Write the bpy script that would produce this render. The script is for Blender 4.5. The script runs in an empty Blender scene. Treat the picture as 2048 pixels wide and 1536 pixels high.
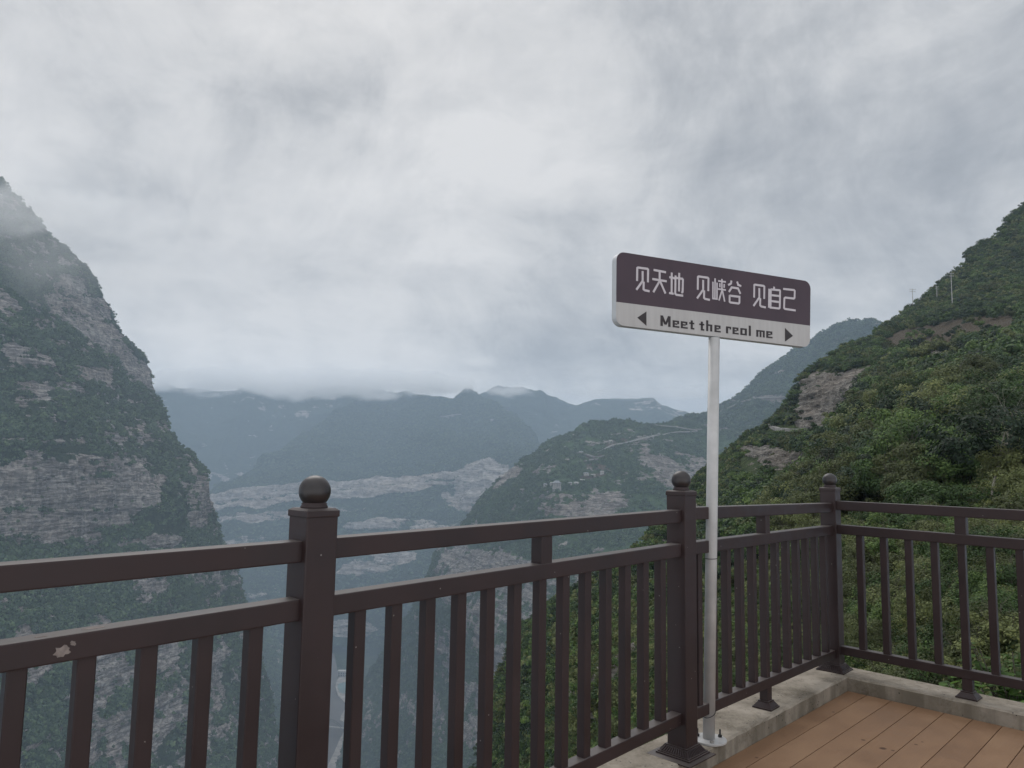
import bpy, bmesh, math, random
import numpy as np
from mathutils import Vector, Matrix
R = math.radians
S = bpy.context.scene
COL = S.collection

# ------------------------------------------------------------------ camera
F_PX, PITCH, ROLL, CAM_H = 1484.96, 0.10243, -0.0179, 1.229
cam_d = bpy.data.cameras.new('camera'); cam = bpy.data.objects.new('camera', cam_d); COL.objects.link(cam)
cam_d.sensor_width = 36.0; cam_d.lens = 36.0 * F_PX / 2048.0
cam_d.clip_start = 0.05; cam_d.clip_end = 40000
cp, sp, cr, sr = math.cos(PITCH), math.sin(PITCH), math.cos(ROLL), math.sin(ROLL)
fwd = Vector((0, cp, sp)); up0 = Vector((0, -sp, cp)); rt0 = Vector((1, 0, 0))
rt = rt0 * cr - up0 * sr; up = rt0 * sr + up0 * cr
m = Matrix((rt, up, -fwd)).transposed().to_4x4(); m.translation = Vector((0, 0, CAM_H))
cam.matrix_world = m
S.camera = cam

# ------------------------------------------------------------------ exposure, world, sun
S.view_settings.view_transform = 'Standard'; S.view_settings.look = 'None'
S.view_settings.exposure = 0.0; S.view_settings.gamma = 1.0
S.render.engine = 'CYCLES'
S.cycles.use_denoising = True
S.cycles.max_bounces = 12; S.cycles.diffuse_bounces = 3; S.cycles.glossy_bounces = 2
S.cycles.volume_bounces = 10; S.cycles.transparent_max_bounces = 8; S.cycles.transmission_bounces = 2

HAZE = 1.45e-4
SUN_EL, SUN_AZ = 48.0, -20.0          # above and a little left of straight ahead, behind the cloud
class NT:
    """small helper to write node trees"""
    def __init__(s, tree): s.t = tree; s.n = tree.nodes; s.l = tree.links
    def new(s, typ, **kw):
        n = s.n.new(typ)
        for k, v in kw.items():
            setattr(n, k, v)
        return n
    def link(s, a, b): s.l.new(a, b)
    def setin(s, n, i, v):
        if hasattr(v, 'is_linked') or hasattr(v, 'links'): s.l.new(v, n.inputs[i])
        else: n.inputs[i].default_value = v
    def math(s, op, a, b=0.0, c=0.0, clamp=False):
        n = s.new('ShaderNodeMath', operation=op); n.use_clamp = clamp
        s.setin(n, 0, a); s.setin(n, 1, b)
        if len(n.inputs) > 2: s.setin(n, 2, c)
        return n.outputs[0]
    def vmath(s, op, a, b=None, scale=None):
        n = s.new('ShaderNodeVectorMath', operation=op); s.setin(n, 0, a)
        if b is not None: s.setin(n, 1, b)
        if scale is not None: s.setin(n, 3, scale)
        return n.outputs[1] if op in ('LENGTH', 'DISTANCE', 'DOT_PRODUCT') else n.outputs[0]
    def noise(s, vec, scale, detail=4.0, rough=0.55, dist=0.0, dim='3D'):
        n = s.new('ShaderNodeTexNoise'); n.noise_dimensions = dim
        if vec is not None: s.link(vec, n.inputs['Vector'])
        n.inputs['Scale'].default_value = scale; n.inputs['Detail'].default_value = detail
        n.inputs['Roughness'].default_value = rough; n.inputs['Distortion'].default_value = dist
        return n.outputs[0]
    def ramp(s, fac, stops, interp='LINEAR'):
        n = s.new('ShaderNodeValToRGB'); n.color_ramp.interpolation = interp
        e = n.color_ramp.elements
        while len(e) > 1: e.remove(e[-1])
        e[0].position = stops[0][0]; e[0].color = stops[0][1]
        for p, c in stops[1:]:
            x = e.new(p); x.color = c
        s.link(fac, n.inputs[0]); return n.outputs[0]
    def mix(s, fac, a, b, mode='MIX'):
        n = s.new('ShaderNodeMix'); n.data_type = 'RGBA'; n.blend_type = mode
        s.setin(n, 0, fac); s.setin(n, 6, a); s.setin(n, 7, b); return n.outputs[2]
    def mapr(s, v, a, b, c=0.0, d=1.0, smooth=False):
        n = s.new('ShaderNodeMapRange'); n.clamp = True
        if smooth: n.interpolation_type = 'SMOOTHSTEP'
        s.setin(n, 0, v)
        for i, x in enumerate((a, b, c, d)): n.inputs[i + 1].default_value = x
        return n.outputs[0]
def rgb(r, g, b): return (r, g, b, 1.0)
def grey(v): return (v, v, v, 1.0)

world = bpy.data.worlds.new('World'); S.world = world; world.use_nodes = True
w = NT(world.node_tree); w.n.clear()
sky = w.new('ShaderNodeTexSky'); sky.sky_type = 'NISHITA'; sky.sun_disc = False
sky.sun_elevation = R(SUN_EL); sky.sun_rotation = R(SUN_AZ); sky.air_density = 1.0; sky.dust_density = 2.0
tc = w.new('ShaderNodeTexCoord'); D = tc.outputs['Generated']
sep = w.new('ShaderNodeSeparateXYZ'); w.link(D, sep.inputs[0])
zc = w.math('MAXIMUM', sep.outputs[2], 0.0)
den = w.math('ADD', zc, 0.26)
cx = w.math('DIVIDE', sep.outputs[0], den); cy = w.math('DIVIDE', sep.outputs[1], den)
comb = w.new('ShaderNodeCombineXYZ'); w.link(cx, comb.inputs[0]); w.link(cy, comb.inputs[1])
w.link(w.math('MULTIPLY', zc, 3.0), comb.inputs[2])
CV = comb.outputs[0]
warp = w.new('ShaderNodeTexNoise'); w.link(CV, warp.inputs['Vector']); warp.inputs['Scale'].default_value = 0.7; warp.inputs['Detail'].default_value = 3
wv = w.vmath('SCALE', w.vmath('SUBTRACT', warp.outputs[1], (0.5, 0.5, 0.5)), scale=1.3)
CW = w.vmath('ADD', CV, wv)
n1 = w.noise(CW, 0.55, 3, 0.5)
n2 = w.noise(CW, 1.6, 6, 0.55)
n3 = w.noise(CV, 4.5, 6, 0.6, 0.4)
# broad brightness of the overcast: thinner cloud where the sun sits behind it
def lobe(az, el, wd, amp):
    a, e = R(az), R(el)
    d = (math.sin(a) * math.cos(e), math.cos(a) * math.cos(e), math.sin(e))
    q = w.vmath('DISTANCE', D, d)
    return w.math('MULTIPLY', w.mapr(q, 0.0, wd, 1.0, 0.0, True), amp)
LOBES = [(-20, 34, 1.3, 0.22), (-3, 21, .22, 0.04), (-30, 20, .5, 0.12), (26, 26, .6, -0.2), (2, 13, .16, -0.10),
         (20, 8, .3, -0.08), (-14, 8, .32, 0.08), (-6, 16, .16, -0.05), (-16, 16, .12, -0.05), (8, 5.5, .16, -0.12), (-14, 6, .22, 0.14), (-5, 6.5, .12, 0.08)]
dens = w.math('ADD', w.math('MULTIPLY', w.math('SUBTRACT', n1, 0.5), 0.75), w.math('MULTIPLY', w.math('SUBTRACT', n2, 0.5), 1.0))
n4 = w.noise(w.vmath('ADD', D, w.vmath('SCALE', wv, scale=.10)), 3.6, 9, 0.62, 0.5)
n5 = w.noise(w.vmath('ADD', D, w.vmath('SCALE', wv, scale=.12)), 11, 7, 0.62, 0.6)
dens = w.math('ADD', dens, w.math('MULTIPLY', w.math('SUBTRACT', n5, 0.5), 0.6))
dens = w.math('ADD', dens, w.math('MULTIPLY', w.math('SUBTRACT', n3, 0.5), 0.35))
dens = w.math('ADD', dens, w.math('MULTIPLY', w.math('SUBTRACT', n4, 0.5), 1.45))
tot = w.math('ADD', dens, 0.49)
for L in LOBES: tot = w.math('ADD', tot, lobe(*L))
ccol = w.ramp(tot, [(0.05, rgb(2.9, 3.0, 3.2)), (0.30, rgb(3.9, 4.02, 4.2)), (0.50, rgb(5.1, 5.18, 5.28)), (0.70, rgb(6.5, 6.5, 6.5)), (1.0, rgb(7.9, 7.8, 7.7))])
skyc = w.mix(0.95, sky.outputs[0], ccol)
# an overcast sky is brightest towards the zenith; extra brightness behind the viewer is added to light camera-facing surfaces
zb = w.math('ADD', w.mapr(sep.outputs[2], .50, .95, 1.0, 2.1, True), w.mapr(sep.outputs[1], .1, -.6, 0.0, 1.0, True))
zb = w.math('MULTIPLY', zb, w.mapr(sep.outputs[2], .02, .2, 1.32, 1.0, True))
skyc = w.vmath('SCALE', skyc, scale=zb)
bg = w.new('ShaderNodeBackground'); w.link(skyc, bg.inputs[0]); bg.inputs[1].default_value = 0.1
wo = w.new('ShaderNodeOutputWorld'); w.link(bg.outputs[0], wo.inputs[0])

sun_d = bpy.data.lights.new('sun', 'SUN'); sun_d.energy = 1.0; sun_d.angle = R(40); sun_d.color = (1.0, 0.97, 0.93)
sun = bpy.data.objects.new('sun', sun_d); COL.objects.link(sun)
sd = Vector((math.sin(R(SUN_AZ)) * math.cos(R(SUN_EL)), math.cos(R(SUN_AZ)) * math.cos(R(SUN_EL)), math.sin(R(SUN_EL))))
sun.rotation_euler = sd.to_track_quat('Z', 'Y').to_euler(); sun.location = (0, 0, 60)

# ------------------------------------------------------------------ helpers
def tag(o, label=None, cat=None, group=None, kind=None):
    if label: o['label'] = label
    if cat: o['category'] = cat
    if group: o['group'] = group
    if kind: o['kind'] = kind
    return o
def link_mesh(name, me, mat=None, parent=None):
    if mat is not None and not me.materials: me.materials.append(mat)
    o = bpy.data.objects.new(name, me); COL.objects.link(o)
    if parent is not None: o.parent = parent
    return o
def from_bm(name, bm, mat=None, parent=None, smooth=False):
    me = bpy.data.meshes.new(name); bmesh.ops.recalc_face_normals(bm, faces=bm.faces); bm.to_mesh(me); bm.free()
    if smooth: me.polygons.foreach_set('use_smooth', [True] * len(me.polygons))
    return link_mesh(name, me, mat, parent)
def empty(name, loc=(0, 0, 0)):
    o = bpy.data.objects.new(name, None); COL.objects.link(o); o.location = loc; o.empty_display_size = .1; return o
def grid_mesh(name, P, attrs=None, smooth=True):
    """P: rows x cols x 3 -> mesh of quads"""
    nr, nc = P.shape[:2]
    me = bpy.data.meshes.new(name)
    idx = np.arange(nr * nc).reshape(nr, nc)
    q = np.stack([idx[:-1, :-1], idx[1:, :-1], idx[1:, 1:], idx[:-1, 1:]], -1).reshape(-1, 4)
    me.vertices.add(nr * nc); me.vertices.foreach_set('co', P.reshape(-1).astype(np.float32))
    me.loops.add(q.size); me.loops.foreach_set('vertex_index', q.reshape(-1).astype(np.int32))
    me.polygons.add(len(q)); me.polygons.foreach_set('loop_start', (np.arange(len(q)) * 4).astype(np.int32))
    me.polygons.foreach_set('loop_total', np.full(len(q), 4, np.int32))
    if smooth: me.polygons.foreach_set('use_smooth', np.ones(len(q), bool))
    for k, v in (attrs or {}).items():
        a = me.attributes.new(k, 'FLOAT', 'POINT'); a.data.foreach_set('value', v.reshape(-1).astype(np.float32))
    me.update(calc_edges=True); me.validate()
    return me
def soup_mesh(name, V, Fq):
    me = bpy.data.meshes.new(name); n = Fq.shape[1]
    me.vertices.add(len(V)); me.vertices.foreach_set('co', V.reshape(-1).astype(np.float32))
    me.loops.add(Fq.size); me.loops.foreach_set('vertex_index', Fq.reshape(-1).astype(np.int32))
    me.polygons.add(len(Fq)); me.polygons.foreach_set('loop_start', (np.arange(len(Fq)) * n).astype(np.int32))
    me.polygons.foreach_set('loop_total', np.full(len(Fq), n, np.int32))
    me.update(calc_edges=True); return me

# viewing rays: where in the valley a feature seen in a direction lies
def ray(px, py):
    px = np.asarray(px, float); py = np.asarray(py, float)
    xr = (px - 1024) / F_PX; ur = (768 - py) / F_PX
    X = xr * cr + ur * sr; u = -xr * sr + ur * cr
    v = np.stack([X, cp - u * sp, sp + u * cp], -1)
    return v / np.hypot(v[..., 0], v[..., 1])[..., None]
CAMP = np.array([0, 0, CAM_H])
def at(px, py, d): return CAMP + ray(px, py) * np.asarray(d, float)[..., None]

# noise (vectorised value noise)
def _h(ix, iy, iz, seed):
    n = (ix * 374761393 + iy * 668265263 + iz * 1274126177 + seed * 974634777) & 0xFFFFFFFF
    n = ((n ^ (n >> 13)) * 1274126177) & 0xFFFFFFFF
    n = (n ^ (n >> 16)) & 0xFFFF
    return n / 32767.5 - 1.0
def vnoise(P, seed=0):
    Pf = np.floor(P); f = P - Pf; i = Pf.astype(np.int64); f = f * f * f * (f * (f * 6 - 15) + 10)
    r = 0
    for a in (0, 1):
        for b in (0, 1):
            for c in (0, 1):
                wgt = (f[..., 0] if a else 1 - f[..., 0]) * (f[..., 1] if b else 1 - f[..., 1]) * (f[..., 2] if c else 1 - f[..., 2])
                r = r + wgt * _h(i[..., 0] + a, i[..., 1] + b, i[..., 2] + c, seed)
    return r
def fbm(P, size, octv=5, gain=.5, seed=0, ridged=False):
    r = 0; amp = 1; tot = 0; Q = P / np.asarray(size, float)
    for k in range(octv):
        n = vnoise(Q, seed + k * 7)
        if ridged: n = 1 - 2 * np.abs(n)
        r = r + amp * n; tot += amp; amp *= gain; Q = Q * 2.03 + 11.3
    return r / tot
def tps(ctrl, px, py):
    c = np.array(ctrl, float); X = c[:, :2] / 500.; Z = np.log(c[:, 2]); n = len(c)
    d = np.linalg.norm(X[:, None] - X[None], axis=-1); K = np.where(d > 0, d * d * np.log(d + 1e-12), 0) + np.eye(n) * 2e-3
    A = np.zeros((n + 3, n + 3)); A[:n, :n] = K; A[:n, n] = 1; A[:n, n + 1:] = X; A[n, :n] = 1; A[n + 1:, :n] = X.T
    s = np.linalg.solve(A, np.concatenate([Z, [0, 0, 0]]))
    q = np.stack([px, py], -1) / 500.; r = s[n] + q[..., 0] * s[n + 1] + q[..., 1] * s[n + 2]
    for k in range(n):
        dd = (q[..., 0] - X[k, 0]) ** 2 + (q[..., 1] - X[k, 1]) ** 2
        r = r + s[k] * .5 * dd * np.log(dd + 1e-12)
    return np.exp(r)
def ell(px, py, cx_, cy_, rx, ry, ang=0, soft=.35):
    a = R(ang); dx = px - cx_; dy = py - cy_
    u = (dx * math.cos(a) + dy * math.sin(a)) / rx; v = (-dx * math.sin(a) + dy * math.cos(a)) / ry
    return np.clip((1 - np.sqrt(u * u + v * v)) / soft + .5, 0, 1)
def band(px, py, pts, half, soft=8):
    xs = [p[0] for p in pts]; ys = [p[1] for p in pts]
    y = np.interp(px, xs, ys); h = np.interp(px, xs, half if isinstance(half, (list, tuple)) else [half] * len(pts))
    e = np.clip((px - xs[0]) / 20 + .5, 0, 1) * np.clip((xs[-1] - px) / 20 + .5, 0, 1)
    return np.clip((h - np.abs(py - y)) / soft + .5, 0, 1) * e

class Terrain: pass
def terrain(name, sil, bot, ctrl, nu, nv, rock, mat, big=(60, 10), fine=(8, 1.2), strata=(14, 4), silj=2.0, seed=1, back=300, vexp=1.0, soil=None, gully=None, uexp=None, jk=1.15):
    sx = [p[0] for p in sil]; sy = [p[1] for p in sil]
    px = np.linspace(sx[0], sx[-1], nu)
    ys = np.interp(px, sx, sy)
    q = np.stack([px, px * 0, px * 0], -1)
    ys = ys + silj * (fbm(q, 40, 5, .6, seed + 50))
    yb = np.interp(px, [p[0] for p in bot], [p[1] for p in bot])
    t = np.linspace(0, 1, nv) ** vexp
    PY = ys[None] + t[:, None] * (yb - ys)[None]; PX = np.repeat(px[None], nv, 0)
    d = tps(ctrl, PX, PY)
    P = at(PX, PY, d)
    # the far side of the ridge
    nb = 9; top = P[0]; away = top - CAMP; away[:, 2] = 0; away /= np.linalg.norm(away, axis=1)[:, None]
    Bk = []
    for j in range(nb, 0, -1):
        k = (j / nb) ** 1.6 * back
        b = top + away * k; b[:, 2] -= k * .75 * (j / nb) ** .4; Bk.append(b)
    P = np.concatenate([np.array(Bk), P], 0)
    PX = np.concatenate([np.repeat(PX[:1], nb, 0), PX]); PY = np.concatenate([np.repeat(PY[:1], nb, 0), PY])
    gu = np.gradient(P, axis=1); gv = np.gradient(P, axis=0)
    N = np.cross(gv, gu); N /= np.linalg.norm(N, axis=-1)[..., None] + 1e-9
    tocam = CAMP - P; flip = np.sign((N[nb:] * tocam[nb:]).sum(-1).mean()) or 1; N *= flip
    # rock weight: bands broken by ledges, gullies and streaks
    st_ = strata[0]
    jit = .50 * fbm(P, (st_ * 9, st_ * 9, st_ * 2.2), 4, .6, seed + 3) + .55 * fbm(P, (st_ * 1.3, st_ * 1.3, st_ * 5), 4, .6, seed + 4) + .45 * fbm(P, (st_ * 4, st_ * 4, st_ * .6), 4, .6, seed + 5)
    rk = np.clip(rock(PX, PY, P), 0, 1.3)
    rk = np.clip((rk + jit * jk - .52) * 3.2 + .5, 0, 1) * (rk > 0.02)
    P0 = P
    taper = np.ones(P.shape[:2]); 
    disp = big[1] * fbm(P, big[0], 5, .5, seed) + fine[1] * fbm(P, fine[0], 4, .6, seed + 20)
    if gully:  # ribs running down the slope
        gg = fbm(P, (gully[0], gully[0], gully[0] * 5), 4, .5, seed + 30, True); disp = disp + gully[1] * gg
    NH = N.copy(); NH[..., 2] *= .25; NH /= np.linalg.norm(NH, axis=-1)[..., None]
    st_ = strata[0]
    lay = np.tanh(3.2 * fbm(P, (st_ * 12, st_ * 12, st_ * .9), 3, .5, seed + 9)) + .5 * np.tanh(3 * fbm(P, (st_ * 5, st_ * 5, st_ * .32), 3, .55, seed + 10))
    crack = fbm(P, (st_ * .8, st_ * .8, st_ * 3.5), 4, .6, seed + 14, True) + .8 * fbm(P, (st_ * 2.6, st_ * 2.6, st_ * 9), 3, .5, seed + 15)
    sd_ = lay * strata[1] * .55 + crack * strata[1] * .75
    P = P + N * disp[..., None] + NH * (sd_ * (.12 + .88 * rk))[..., None]
    at_ = {'rock': rk}
    if soil is not None: at_['soil'] = np.clip(soil(PX, PY, P), 0, 1)
    else: at_['soil'] = rk * 0
    me = grid_mesh(name, P, at_)
    o = link_mesh(name, me, mat); tag(o, kind='structure')
    T = Terrain(); T.P = P; T.PX = PX; T.PY = PY; T.N = N; T.rk = rk; T.soil = at_['soil']; T.o = o; T.nb = nb
    return T
def on_terrain(T, px, py):
    """displaced surface point seen near the photo direction (px, py)"""
    A = (T.PX - px) ** 2 + (T.PY - py) ** 2
    A[:T.nb] = 1e12
    i = np.unravel_index(np.argmin(A), A.shape)
    return T.P[i].copy(), T.N[i].copy()

# ------------------------------------------------------------------ materials
def base_mat(name):
    mt = bpy.data.materials.new(name); mt.use_nodes = True; nt = NT(mt.node_tree)
    return mt, nt, nt.n['Principled BSDF']
def terrain_mat(name, sc, veg_a, veg_b, rock_a, rock_b, soil_c=(.12, .098, .072), bump=1.0):
    """sc = size in metres of the finest things one can tell apart on this slope"""
    mt, n, bs = base_mat(name)
    co = n.new('ShaderNodeTexCoord').outputs['Object']
    ra = n.new('ShaderNodeAttribute', attribute_name='rock').outputs['Fac']
    so = n.new('ShaderNodeAttribute', attribute_name='soil').outputs['Fac']
    mp = n.new('ShaderNodeMapping'); mp.inputs['Scale'].default_value = (.55, .55, 4.2); n.link(co, mp.inputs[0]); hz = mp.outputs[0]
    mp2 = n.new('ShaderNodeMapping'); mp2.inputs['Scale'].default_value = (1, 1, .22); n.link(co, mp2.inputs[0]); vt = mp2.outputs[0]
    nz = n.noise(co, .22 / sc, 5, .62); nh = n.noise(hz, .15 / sc, 7, .68, .9); nv_ = n.noise(vt, .26 / sc, 7, .7, .7); nf = n.noise(co, 1.1 / sc, 4, .6)
    rf = n.math('ADD', ra, n.math('MULTIPLY', n.math('SUBTRACT', nh, .5), 2.0))
    rf = n.math('ADD', rf, n.math('MULTIPLY', n.math('SUBTRACT', nf, .5), .9)); rf = n.math('ADD', rf, n.math('MULTIPLY', n.math('SUBTRACT', nv_, .5), 1.2))
    rmask = n.mapr(rf, .42, .62)
    rmask = n.math('MULTIPLY', rmask, n.mapr(ra, .0, .12))
    rv = n.math('ADD', n.math('MULTIPLY', nh, .6), n.math('MULTIPLY', nv_, .4))
    rc = n.ramp(rv, [(.34, rgb(*[c * .42 for c in rock_a])), (.46, rgb(*rock_a)), (.58, rgb(*rock_b)), (.70, rgb(*[min(1, c * 1.3) for c in rock_b]))])
    big = n.noise(co, .02 / sc, 3, .5)
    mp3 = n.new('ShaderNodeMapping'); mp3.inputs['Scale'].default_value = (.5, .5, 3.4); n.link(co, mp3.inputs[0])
    lg = n.noise(mp3.outputs[0], .12 / sc, 5, .6); crevice_shade = n.mapr(n.math('ABSOLUTE', n.math('SUBTRACT', lg, .5)), .0, .03)  # thin dark lines put the shade of crevices into the rock colour
    crack_shade = n.mapr(n.math('ABSOLUTE', n.math('SUBTRACT', nv_, .5)), .0, .02)
    crevice_shade = n.math('MULTIPLY', n.math('ADD', n.math('MULTIPLY', crevice_shade, .5), .5), n.math('ADD', n.math('MULTIPLY', crack_shade, .3), .7))
    rc = n.mix(n.mapr(big, .4, .65, 0, .5), rc, n.mix(1.0, rc, rgb(1.07, .97, .90), 'MULTIPLY'))
    vc = n.ramp(nz, [(.32, rgb(*[c * .45 for c in veg_a])), (.48, rgb(*veg_a)), (.68, rgb(*veg_b))])
    vc = n.mix(n.mapr(big, .35, .65, 0, .6), vc, rgb(*[(a + b) * .42 for a, b in zip(veg_a, veg_b)]))
    rc = n.vmath('SCALE', rc, scale=crevice_shade)
    sc_ = n.ramp(nf, [(.3, rgb(*[c * .5 for c in soil_c])), (.55, rgb(*soil_c)), (.72, rgb(*[c * 1.7 for c in soil_c]))])
    vc = n.mix(n.mapr(n.math('ADD', so, n.math('MULTIPLY', n.math('SUBTRACT', nz, .5), 1.2)), .4, .65), vc, sc_)
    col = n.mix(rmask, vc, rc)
    n.link(col, bs.inputs['Base Color']); bs.inputs['Roughness'].default_value = .95; bs.inputs['Specular IOR Level'].default_value = .1
    hgt = n.math('ADD', n.math('MULTIPLY', n.mix(rmask, nf, nv_), 1.0), n.math('MULTIPLY', nh, .8))
    b = n.new('ShaderNodeBump'); b.inputs['Strength'].default_value = .8 * bump; b.inputs['Distance'].default_value = sc * 4
    n.link(hgt, b.inputs['Height']); n.link(b.outputs[0], bs.inputs['Normal'])
    return mt
def leaf_mat(name, a, b, dark=.45, trans=.25):
    mt, n, bs = base_mat(name)
    inf = n.new('ShaderNodeObjectInfo'); co = n.new('ShaderNodeTexCoord').outputs['Object']
    nz = n.noise(co, 1.3, 3, .6); geo = n.new('ShaderNodeNewGeometry')
    f = n.math('ADD', n.math('MULTIPLY', inf.outputs['Random'], .7), n.math('MULTIPLY', n.math('SUBTRACT', geo.outputs['Random Per Island'], .5), .5))
    f = n.math('ADD', f, n.math('MULTIPLY', n.math('SUBTRACT', nz, .5), .9))
    c = n.ramp(f, [(0., rgb(*[x * dark for x in a])), (.35, rgb(*a)), (.75, rgb(*b)), (1., rgb(b[0] * 1.35, b[1] * 1.25, b[2] * 1.1))])
    n.link(c, bs.inputs['Base Color']); bs.inputs['Roughness'].default_value = .6; bs.inputs['Specular IOR Level'].default_value = .25
    tr = n.new('ShaderNodeBsdfTranslucent'); n.link(c, tr.inputs[0])
    mx = n.new('ShaderNodeMixShader'); mx.inputs[0].default_value = trans
    n.link(bs.outputs[0], mx.inputs[1]); n.link(tr.outputs[0], mx.inputs[2])
    n.link(mx.outputs[0], n.n['Material Output'].inputs[0])
    return mt
def simple(name, col, rough=.6, metal=0.0, var=.25, nscale=12, bump=0.0, spec=.4, bdist=.002):
    mt, n, bs = base_mat(name); co = n.new('ShaderNodeTexCoord').outputs['Object']
    nz = n.noise(co, nscale, 5, .6)
    c = n.ramp(nz, [(.3, rgb(*[x * (1 - var) for x in col])), (.7, rgb(*[min(1, x * (1 + var)) for x in col]))])
    n.link(c, bs.inputs['Base Color']); bs.inputs['Roughness'].default_value = rough; bs.inputs['Metallic'].default_value = metal
    bs.inputs['Specular IOR Level'].default_value = spec
    if bump:
        b = n.new('ShaderNodeBump'); b.inputs['Strength'].default_value = bump; b.inputs['Distance'].default_value = bdist
        n.link(n.noise(co, nscale * 6, 4, .6), b.inputs['Height']); n.link(b.outputs[0], bs.inputs['Normal'])
    return mt

def paint_mat():
    mt, n, bs = base_mat('brown_paint'); co = n.new('ShaderNodeTexCoord').outputs['Object']
    nz = n.noise(co, 5, 5, .6); nd = n.noise(co, 60, 3, .5)
    c = n.ramp(nz, [(.3, rgb(.024, .0145, .0148)), (.7, rgb(.037, .0222, .0220))])
    geo = n.new('ShaderNodeNewGeometry'); s = n.new('ShaderNodeSeparateXYZ'); n.link(geo.outputs['Normal'], s.inputs[0])
    dust = n.math('MULTIPLY', n.mapr(s.outputs[2], .6, .95), n.mapr(nz, .3, .65, .3, .85))
    c = n.mix(dust, c, rgb(.135, .118, .110))
    vo = n.new('ShaderNodeTexVoronoi'); vo.inputs['Scale'].default_value = 17; n.link(co, vo.inputs['Vector'])
    chip = n.math('MULTIPLY', n.math('LESS_THAN', vo.outputs[0], .042), n.math('GREATER_THAN', nd, .47))
    c = n.mix(chip, c, rgb(.20, .18, .165))
    n.link(c, bs.inputs['Base Color'])
    n.link(n.mapr(nz, .3, .7, .38, .6), bs.inputs['Roughness']); bs.inputs['Specular IOR Level'].default_value = .35
    b = n.new('ShaderNodeBump'); b.inputs['Strength'].default_value = .15; b.inputs['Distance'].default_value = .001
    n.link(n.noise(co, 180, 3, .6), b.inputs['Height']); n.link(b.outputs[0], bs.inputs['Normal'])
    return mt
def concrete_mat():
    mt, n, bs = base_mat('concrete'); co = n.new('ShaderNodeTexCoord').outputs['Object']
    a = n.noise(co, 3.2, 6, .62); b_ = n.noise(co, 14, 5, .6); f = n.noise(co, 90, 4, .6)
    c = n.ramp(a, [(.36, rgb(.10, .080, .055)), (.46, rgb(.235, .20, .155)), (.60, rgb(.37, .32, .26))])
    c = n.mix(n.mapr(b_, .5, .66, 0, .6), c, rgb(.15, .125, .095))
    c = n.mix(n.mapr(f, .35, .65, 0, .35), c, rgb(.36, .33, .29))
    geo = n.new('ShaderNodeNewGeometry'); s = n.new('ShaderNodeSeparateXYZ'); n.link(geo.outputs['Normal'], s.inputs[0])
    mpz = n.new('ShaderNodeMapping'); mpz.inputs['Scale'].default_value = (1, 1, .08); n.link(co, mpz.inputs[0])
    drip = n.noise(mpz.outputs[0], 9, 4, .6)
    side = n.math('SUBTRACT', 1.0, n.mapr(s.outputs[2], .3, .8))
    c = n.mix(n.math('MULTIPLY', side, n.mapr(drip, .42, .62, .25, .8)), c, rgb(.13, .112, .085))
    vo = n.new('ShaderNodeTexVoronoi'); vo.inputs['Scale'].default_value = 34; n.link(co, vo.inputs['Vector'])
    pit = n.math('MULTIPLY', n.math('LESS_THAN', vo.outputs[0], .13), n.math('GREATER_THAN', b_, .5))
    c = n.mix(pit, c, rgb(.035, .033, .03))
    n.link(c, bs.inputs['Base Color']); bs.inputs['Roughness'].default_value = .9; bs.inputs['Specular IOR Level'].default_value = .2
    b = n.new('ShaderNodeBump'); b.inputs['Strength'].default_value = .5; b.inputs['Distance'].default_value = .004
    n.link(n.math('SUBTRACT', n.math('ADD', f, n.math('MULTIPLY', b_, .7)), pit), b.inputs['Height']); n.link(b.outputs[0], bs.inputs['Normal'])
    return mt
def deck_mat(dirv, spots):
    mt, n, bs = base_mat('deck_boards'); co = n.new('ShaderNodeTexCoord').outputs['Object']
    geo = n.new('ShaderNodeNewGeometry'); ri = geo.outputs['Random Per Island']
    a = n.noise(co, 4, 5, .6); f = n.noise(co, 130, 3, .6)
    across = n.vmath('DOT_PRODUCT', co, (dirv[1], -dirv[0], 0))
    grain_v = n.new('ShaderNodeCombineXYZ'); n.link(n.math('MULTIPLY', across, 240), grain_v.inputs[0])
    n.link(n.math('MULTIPLY', n.vmath('DOT_PRODUCT', co, (dirv[0], dirv[1], 0)), 5), grain_v.inputs[1])
    g = n.noise(grain_v.outputs[0], 1, 4, .6)
    v = n.math('ADD', n.math('MULTIPLY', a, .7), n.math('MULTIPLY', ri, .14)); v = n.math('ADD', v, n.math('MULTIPLY', g, .16))
    c = n.ramp(v, [(.3, rgb(.175, .095, .050)), (.5, rgb(.240, .138, .076)), (.7, rgb(.30, .184, .106))])
    c = n.mix(n.mapr(f, .3, .7, 0, .18), c, rgb(.28, .18, .12))
    ns = n.noise(co, 30, 3, .5)
    for (x, y, r_) in spots:
        dd = n.vmath('DISTANCE', co, (x, y, DECK_Z))
        dd = n.math('ADD', dd, n.math('MULTIPLY', n.math('SUBTRACT', ns, .5), r_ * 1.4))
        c = n.mix(n.mapr(dd, r_ * .7, r_, .85, 0), c, rgb(.06, .026, .016))
    n.link(c, bs.inputs['Base Color']); n.link(n.mapr(a, .3, .7, .45, .75), bs.inputs['Roughness']); bs.inputs['Specular IOR Level'].default_value = .3
    wv_ = n.math('SINE', n.math('MULTIPLY', across, 2 * math.pi / .0045))
    b = n.new('ShaderNodeBump'); b.inputs['Strength'].default_value = .35; b.inputs['Distance'].default_value = .0008
    n.link(n.math('ADD', wv_, n.math('MULTIPLY', f, 1.5)), b.inputs['Height']); n.link(b.outputs[0], bs.inputs['Normal'])
    return mt
DECK_Z = -0.082
M_PAINT = paint_mat(); M_CONC = concrete_mat()
M_BALL = simple('ball_paint', (.022, .017, .017), .34, 0, .2, 14, .1, .5)
M_WHITE = simple('white_paint', (.43, .42, .41), .38, .0, .14, 9, .1)
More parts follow.
